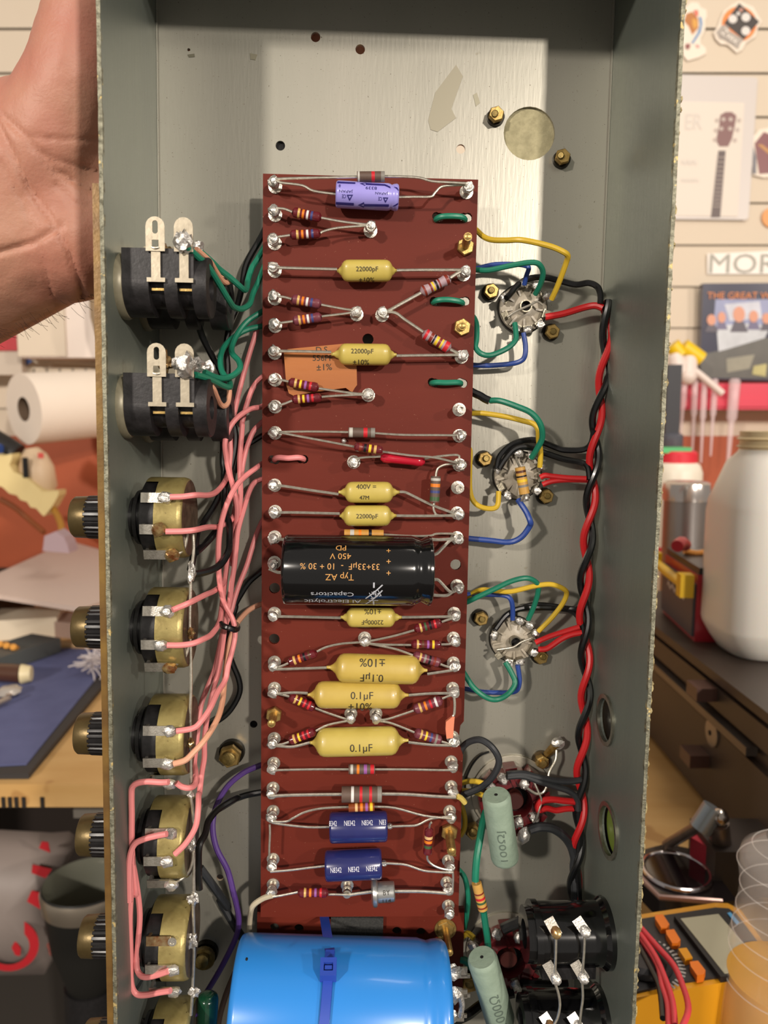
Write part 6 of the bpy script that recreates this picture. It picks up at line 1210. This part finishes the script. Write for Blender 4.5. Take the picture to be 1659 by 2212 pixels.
# heat gun
CRM = mat('heat_gun_cream', '#dcc88e', .45, 0, .3, 30, '#c9b27a'); yb = 1.16
thing('heat_gun', 'cream heat gun with a ribbed handle hanging below the paper towel roll', 'heat gun', W(60, 1040, 1, yb), S=S_)
hand_px = [(-40, 960), (5, 985), (25, 980), (26, 990), (20, 1005), (30, 1020), (55, 1030), (92, 1062), (126, 1060), (126, 1070), (112, 1095), (95, 1115), (90, 1112), (78, 1098), (66, 1096), (58, 1084), (44, 1080), (36, 1070), (20, 1066), (5, 1052), (-40, 1040)]
part(G().prism(flat(hand_px, yb - .014), (0, .028, 0)), 'grip', CRM, smooth=False)
part(G().lathe(W(72, 985, 1, yb + .02), W(88, 1055, 1, yb + .02) - W(72, 985, 1, yb + .02), [(-.012, .010), (0, .020), (.02, .026), (.05, .025), (.065, .015)], n=24), 'motor_housing', mat('gun_beige', '#cdb394', .45))
part(G().box(W(55, 1010, 1, yb - .012), .006, .006, .03), 'vent_slot', DARK, smooth=False); part(G().box(W(88, 984, 1, yb - .008), .008, .002, .008), 'red_mark', mat('mark_red', '#c8443a', .5), smooth=False)
part(G().tube([W(-60, 930, 1, yb + .02), W(-5, 960, 1, yb + .02), W(35, 985, 1, yb + .02)], .020, n=14), 'nozzle_guard', mat('guard_black', '#1d1a19', .5)); part(G().tube([W(-40, 965, 1, yb - .01), W(0, 975, 1, yb - .01)], .011, n=12), 'blue_trigger', mat('trigger_blue', '#31509c', .5))
solo(G().tube([W(112, 1095, 1, yb), W(125, 1115, 1, yb - .02), W(133, 1140, 1, yb - .04), W(130, 1165, 1, yb - .06), W(118, 1180, 1, yb - .09)], .0050, n=10), 'ochre_cord', mat('cord_ochre', '#a9772c', .5), 'ochre cord coming out of the heat gun handle', 'cord', S=S_)
solo(G().tube([W(0, 1078, 1, 1.28), W(30, 1095, 1, 1.28), W(60, 1120, 1, 1.28), W(95, 1150, 1, 1.26)], .0045, n=10), 'brown_cord', mat('cord_rust', '#8a4a22', .6), 'thin rust brown cord against the terracotta board', 'cord', S=S_)
solo(G().prism(flat([(92, 1190), (96, 1158), (120, 1148), (138, 1160), (146, 1178), (150, 1195)], 1.04), (0, .03, 0)), 'lilac_cloth', mat('cloth_lilac', '#b09aa2', .8), 'crumpled lilac cloth behind the white sheet', 'cloth', S=S_, smooth=False)
# white lid/sheet and the things around it on the bench
zz = BT + .075
PP = [W(*q, 2, zz) for q in ((-120, 1280), (0, 1236), (150, 1168), (260, 1200), (260, 1285), (178, 1313), (0, 1285))]
thing('white_tray', 'large white tray propped level on a dark crate at the back of the bench', 'lid', sum(PP, V()) / 7, S=S_)
part(G().prism(PP, (0, 0, -.006)), 'lid_sheet', mat('lid_white', '#cfbcb2', .5), smooth=False)
x0, x1 = W(-80, 1300, 2, BT).x, W(150, 1290, 2, BT).x
solo(G().box(((x0 + x1) / 2 - .02, PP[6].y + .12, BT + .034), x1 - x0, .20, .067), 'dark_crate', mat('crate_black', '#14130f', .6), 'black crate under the large white tray', 'crate', S=S_, smooth=False)
for i, (q, w_, d_, h_) in enumerate((((62, 1345), .085, .07, .028), ((150, 1350), .10, .05, .022))):
    p = W(*q, 2, BT + h_ / 2); solo(G().box(p, w_, d_, h_, 0, rot(V((1, 0, 0)), (0, 0, 1), .25 - .5 * i), rot(V((0, 1, 0)), (0, 0, 1), .25 - .5 * i)), 'white_carton', mat('carton_' + 'ab'[i], ('#d8cdb8', '#9c8478')[i], .6), ('cream carton lying in front of the black crate', 'dull pink-brown packet beside the cream carton, behind the second knob')[i], 'carton', S=S_, smooth=False)
p = W(18, 1375, 2, BT + .02); g = G()
for i in range(9): q = p + V((-.05 + .011 * i, -.006 * i, 0)); g.tube([q + V((0, .01, -.012)), q + V((.006, -.03, .010))], .004, n=6, k=1)
solo(g, 'bristle_brush', mat('bristle_ochre', '#c88a34', .7), 'ochre bristles of a brush at the frame edge, above the blue mat', 'brush', S=S_)
# mat
MT = [W(*q, 2, BT + .006) for q in ((-260, 1560), (-60, 1440), (105, 1406), (235, 1385), (215, 1455), (57, 1650), (-40, 1655), (-260, 1640))]
thing('work_mat', 'blue fabric work mat with a wide black border, lying on the wooden bench', 'mat', sum(MT, V()) / 8, S=S_)
BM = [W(*q, 2, BT + .005) for q in ((-300, 1570), (-80, 1420), (105, 1396), (260, 1372), (232, 1468), (62, 1671), (-60, 1672), (-300, 1665))]
part(G().prism(BM, (0, 0, -.0048)), 'mat_border', mat('mat_black', '#2c2a2b', .6), smooth=False); part(G().prism(MT, (0, 0, -.004)), 'mat_cloth', mat('mat_blue', '#575c84', .9, 0, .5, 40, '#4b5078', .3, 500), smooth=False)
p0, p1 = W(-60, 1440, 2, BT + .016), W(100, 1388, 2, BT + .016); d = (p1 - p0).normalized()
solo(G().box((p0 + p1) / 2, (p1 - p0).length, .05, .018, 0, d, V((-d.y, d.x, 0))), 'grey_bar', mat('bar_grey', '#4e5251', .5), 'dark grey flat bar lying along the back of the blue mat', 'bar', S=S_, smooth=False)
a, b, c_ = W(-90, 1448, 2, BT + .016), W(50, 1456, 2, BT + .016), W(68, 1455, 2, BT + .016)
thing('screwdriver', 'brown handled screwdriver with a cream end cap on the blue mat', 'screwdriver', (a + b) / 2, S=S_)
part(G().tube([a, b], [.009, .0105], n=14, k=1), 'handle', mat('handle_brown', '#4a2c1c', .3, coat=.5)); part(G().tube([b - (c_ - b) * .2, c_], [.0112, .0085], n=14, k=1), 'end_cap', mat('cap_cream', '#d8c9a0', .4)); part(G().tube([a, a + (a - b) * .7], .0028, n=8, k=1), 'shaft', m1)
a, b = W(-30, 1530, 2, BT + .011), W(20, 1508, 2, BT + .012)
thing('hobby_clip', 'small metal clip tool with a round pivot on the blue mat', 'tool', b, S=S_)
part(G().tube([a, b], .0032, n=10, k=1), 'jaw', mat('clip_steel', '#b3a8a0', .3, .8)); part(G().ball(W(20, 1492, 2, BT + .012), (.012, .014, .005), 0, .3, 3), 'clip_body', mat('clip_pale', '#b8b0a8', .35, .4)); part(G().lathe(b + V((0, 0, .003)), (0, 0, 1), [(0, .0035), (.001, .0035), (.001, .0018)], n=14), 'pivot', mat('clip_steel', '#b3a8a0'))
g = G(); random.seed(5); c_ = W(205, 1430, 2, BT + .02)
for i in range(90):
    d = V((random.uniform(-1, .6), random.uniform(-1, .7), random.uniform(-.3, .9))).normalized(); q = c_ + V((random.uniform(-.005, .03), random.uniform(-.01, .02), random.uniform(-.006, .010))); g.tube([q, q + d * .012 + V((.002, 0, 0)), q + d * random.uniform(.016, .026)], .0009, n=4, k=2)
solo(g, 'white_fluff', mat('fluff_white', '#cfc6c6', .9), 'tuft of white fibre at the corner of the blue mat', 'fluff', S=S_, kind='stuff')
solo(G().tube([W(110, 1392, 2, BT + .008), W(230, 1398, 2, BT + .008)], .006, n=10), 'wooden_dowel', mat('dowel', '#a8875f', .6), 'pale wooden dowel behind the blue mat, under the second knob', 'dowel', S=S_)
# under the bench: bag, steel bowl, sponge on the lower shelf
SZ = .48
bg = V((W(30, 1950, 1, .745).x, .76, SZ))
BAGW = mat('bag_white_shaded', '#8f837d', .5, 0, .3, 20, '#786e69'); BAGR = mat('bag_red', '#b01c25', .5)  # white film greyed: the shade under the bench is in its colour
thing('plastic_bag', 'crumpled white plastic bag with red printing under the bench', 'bag', bg, S=S_)
def bagpt(px, py): return W(px, py, 1, .745)
OUT = [(-160, 1850), (-60, 1830), (80, 1838), (120, 1835), (142, 1850), (118, 1905), (102, 1960), (102, 2080), (96, 2105), (-160, 2110)]
g = G(); fr = [bagpt(*q) for q in OUT]; bk = [p + V((0, .035, 0)) for p in fr]; n = len(fr); ctr = sum(fr, V()) / n + V((0, -.03, 0))
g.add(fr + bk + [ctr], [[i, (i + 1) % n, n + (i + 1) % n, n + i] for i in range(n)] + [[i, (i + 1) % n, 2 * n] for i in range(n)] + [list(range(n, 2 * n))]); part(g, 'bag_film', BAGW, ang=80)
def onbag(pts, off=.004): return [W(x, y, 1, .745 - .016) for x, y in pts]
for k, pts in enumerate(([(70, 1868), (112, 1878), (98, 1897), (68, 1886)], [(60, 1922), (98, 1932), (104, 1975), (88, 1965), (54, 1945)], [(84, 1832), (90, 1818), (104, 1820), (108, 1842)])):
    part(G().prism(onbag(pts), (0, .001, 0)), 'red_print', BAGR, smooth=False)
ring = [(18 + 66 * math.cos(t), 2040 + 58 * math.sin(t)) for t in [2 * math.pi * i / 30 for i in range(30)]]; rin = [(18 + 46 * math.cos(t), 2044 + 40 * math.sin(t)) for t in [2 * math.pi * i / 30 for i in range(30)]]
ro, ri = onbag(ring), onbag(rin); part(G().add(ro + ri, [[i, (i + 1) % 30, 30 + (i + 1) % 30, 30 + i] for i in range(30)]), 'red_ring_print', BAGR, smooth=False)
part(G().prism(onbag([(34, 2030), (46, 2048), (44, 2064), (34, 2062), (26, 2046)]), (0, -.001, 0)), 'red_drop_print', BAGR, smooth=False)
part(G().prism(onbag([(-20, 1935), (10, 1924), (30, 1930), (34, 1940), (12, 1938), (4, 1950), (-20, 1958)]), (0, .001, 0)), 'red_print', BAGR, smooth=False)
pc_ = W(188, 1905, 1, .66); rp = 92 / (FPX / (pc_.y * cs + .06)); 
thing('steel_bowl', 'steel-rimmed round bowl under the bench beside the white and red bag', 'bowl', pc_, S=S_)
part(G().lathe(pc_, (0, 0, 1), [(-.10, rp * .55), (-.06, rp * .85), (-.012, rp * .98), (0, rp), (.0015, rp * .97), (-.02, rp * .90), (-.07, rp * .60), (-.085, 0)], [0, 0, 0, 0, 1, 1, 1], n=44, cap=False), 'bowl_body', [mat('bowl_dark', '#161512', .5), mat('bowl_inside', '#77786a', .5)])
part(G().lathe(pc_, (0, 0, 1), [(-.018, rp * 1.0), (-.004, rp * 1.035), (0, rp * 1.0), (-.003, rp * .955)], n=44, cap=False), 'steel_rim', mat('rim_steel', '#a89c8c', .3, .8)); part(G().lathe(pc_, (0, 0, 1), [(-.0700, rp * .62), (-.069, 0)], n=30, cap=False), 'pale_bottom', mat('grey_green_enamel', '#9a9c8b', .5))
hz = pc_.z - .10 - (SZ); part(G().lathe((pc_.x, pc_.y, SZ), (0, 0, 1), [(0, rp * .7), (hz, rp * .62)], n=30), 'bowl_stand', BLACK)
solo(G().ball(W(138, 2058, 1, .68), (.021, .010, .010), 0, .4, 8, X=V((.8, 0, -.5)), Z=V((.5, 0, .8))), 'pink_sponge', mat('sponge_pink', '#8d4a40', .9), 'dull pink sponge under the bench between the bag and the bowl', 'sponge', S=S_)
solo(G().box((W(205, 1752, 1, .66).x, .66, W(205, 1752, 1, .66).z), .035, .01, .008), 'pale_tag', mat('tag_grey', '#6d675f', .6), 'small grey tag hanging under the bench edge', 'tag', S=S_, smooth=False)
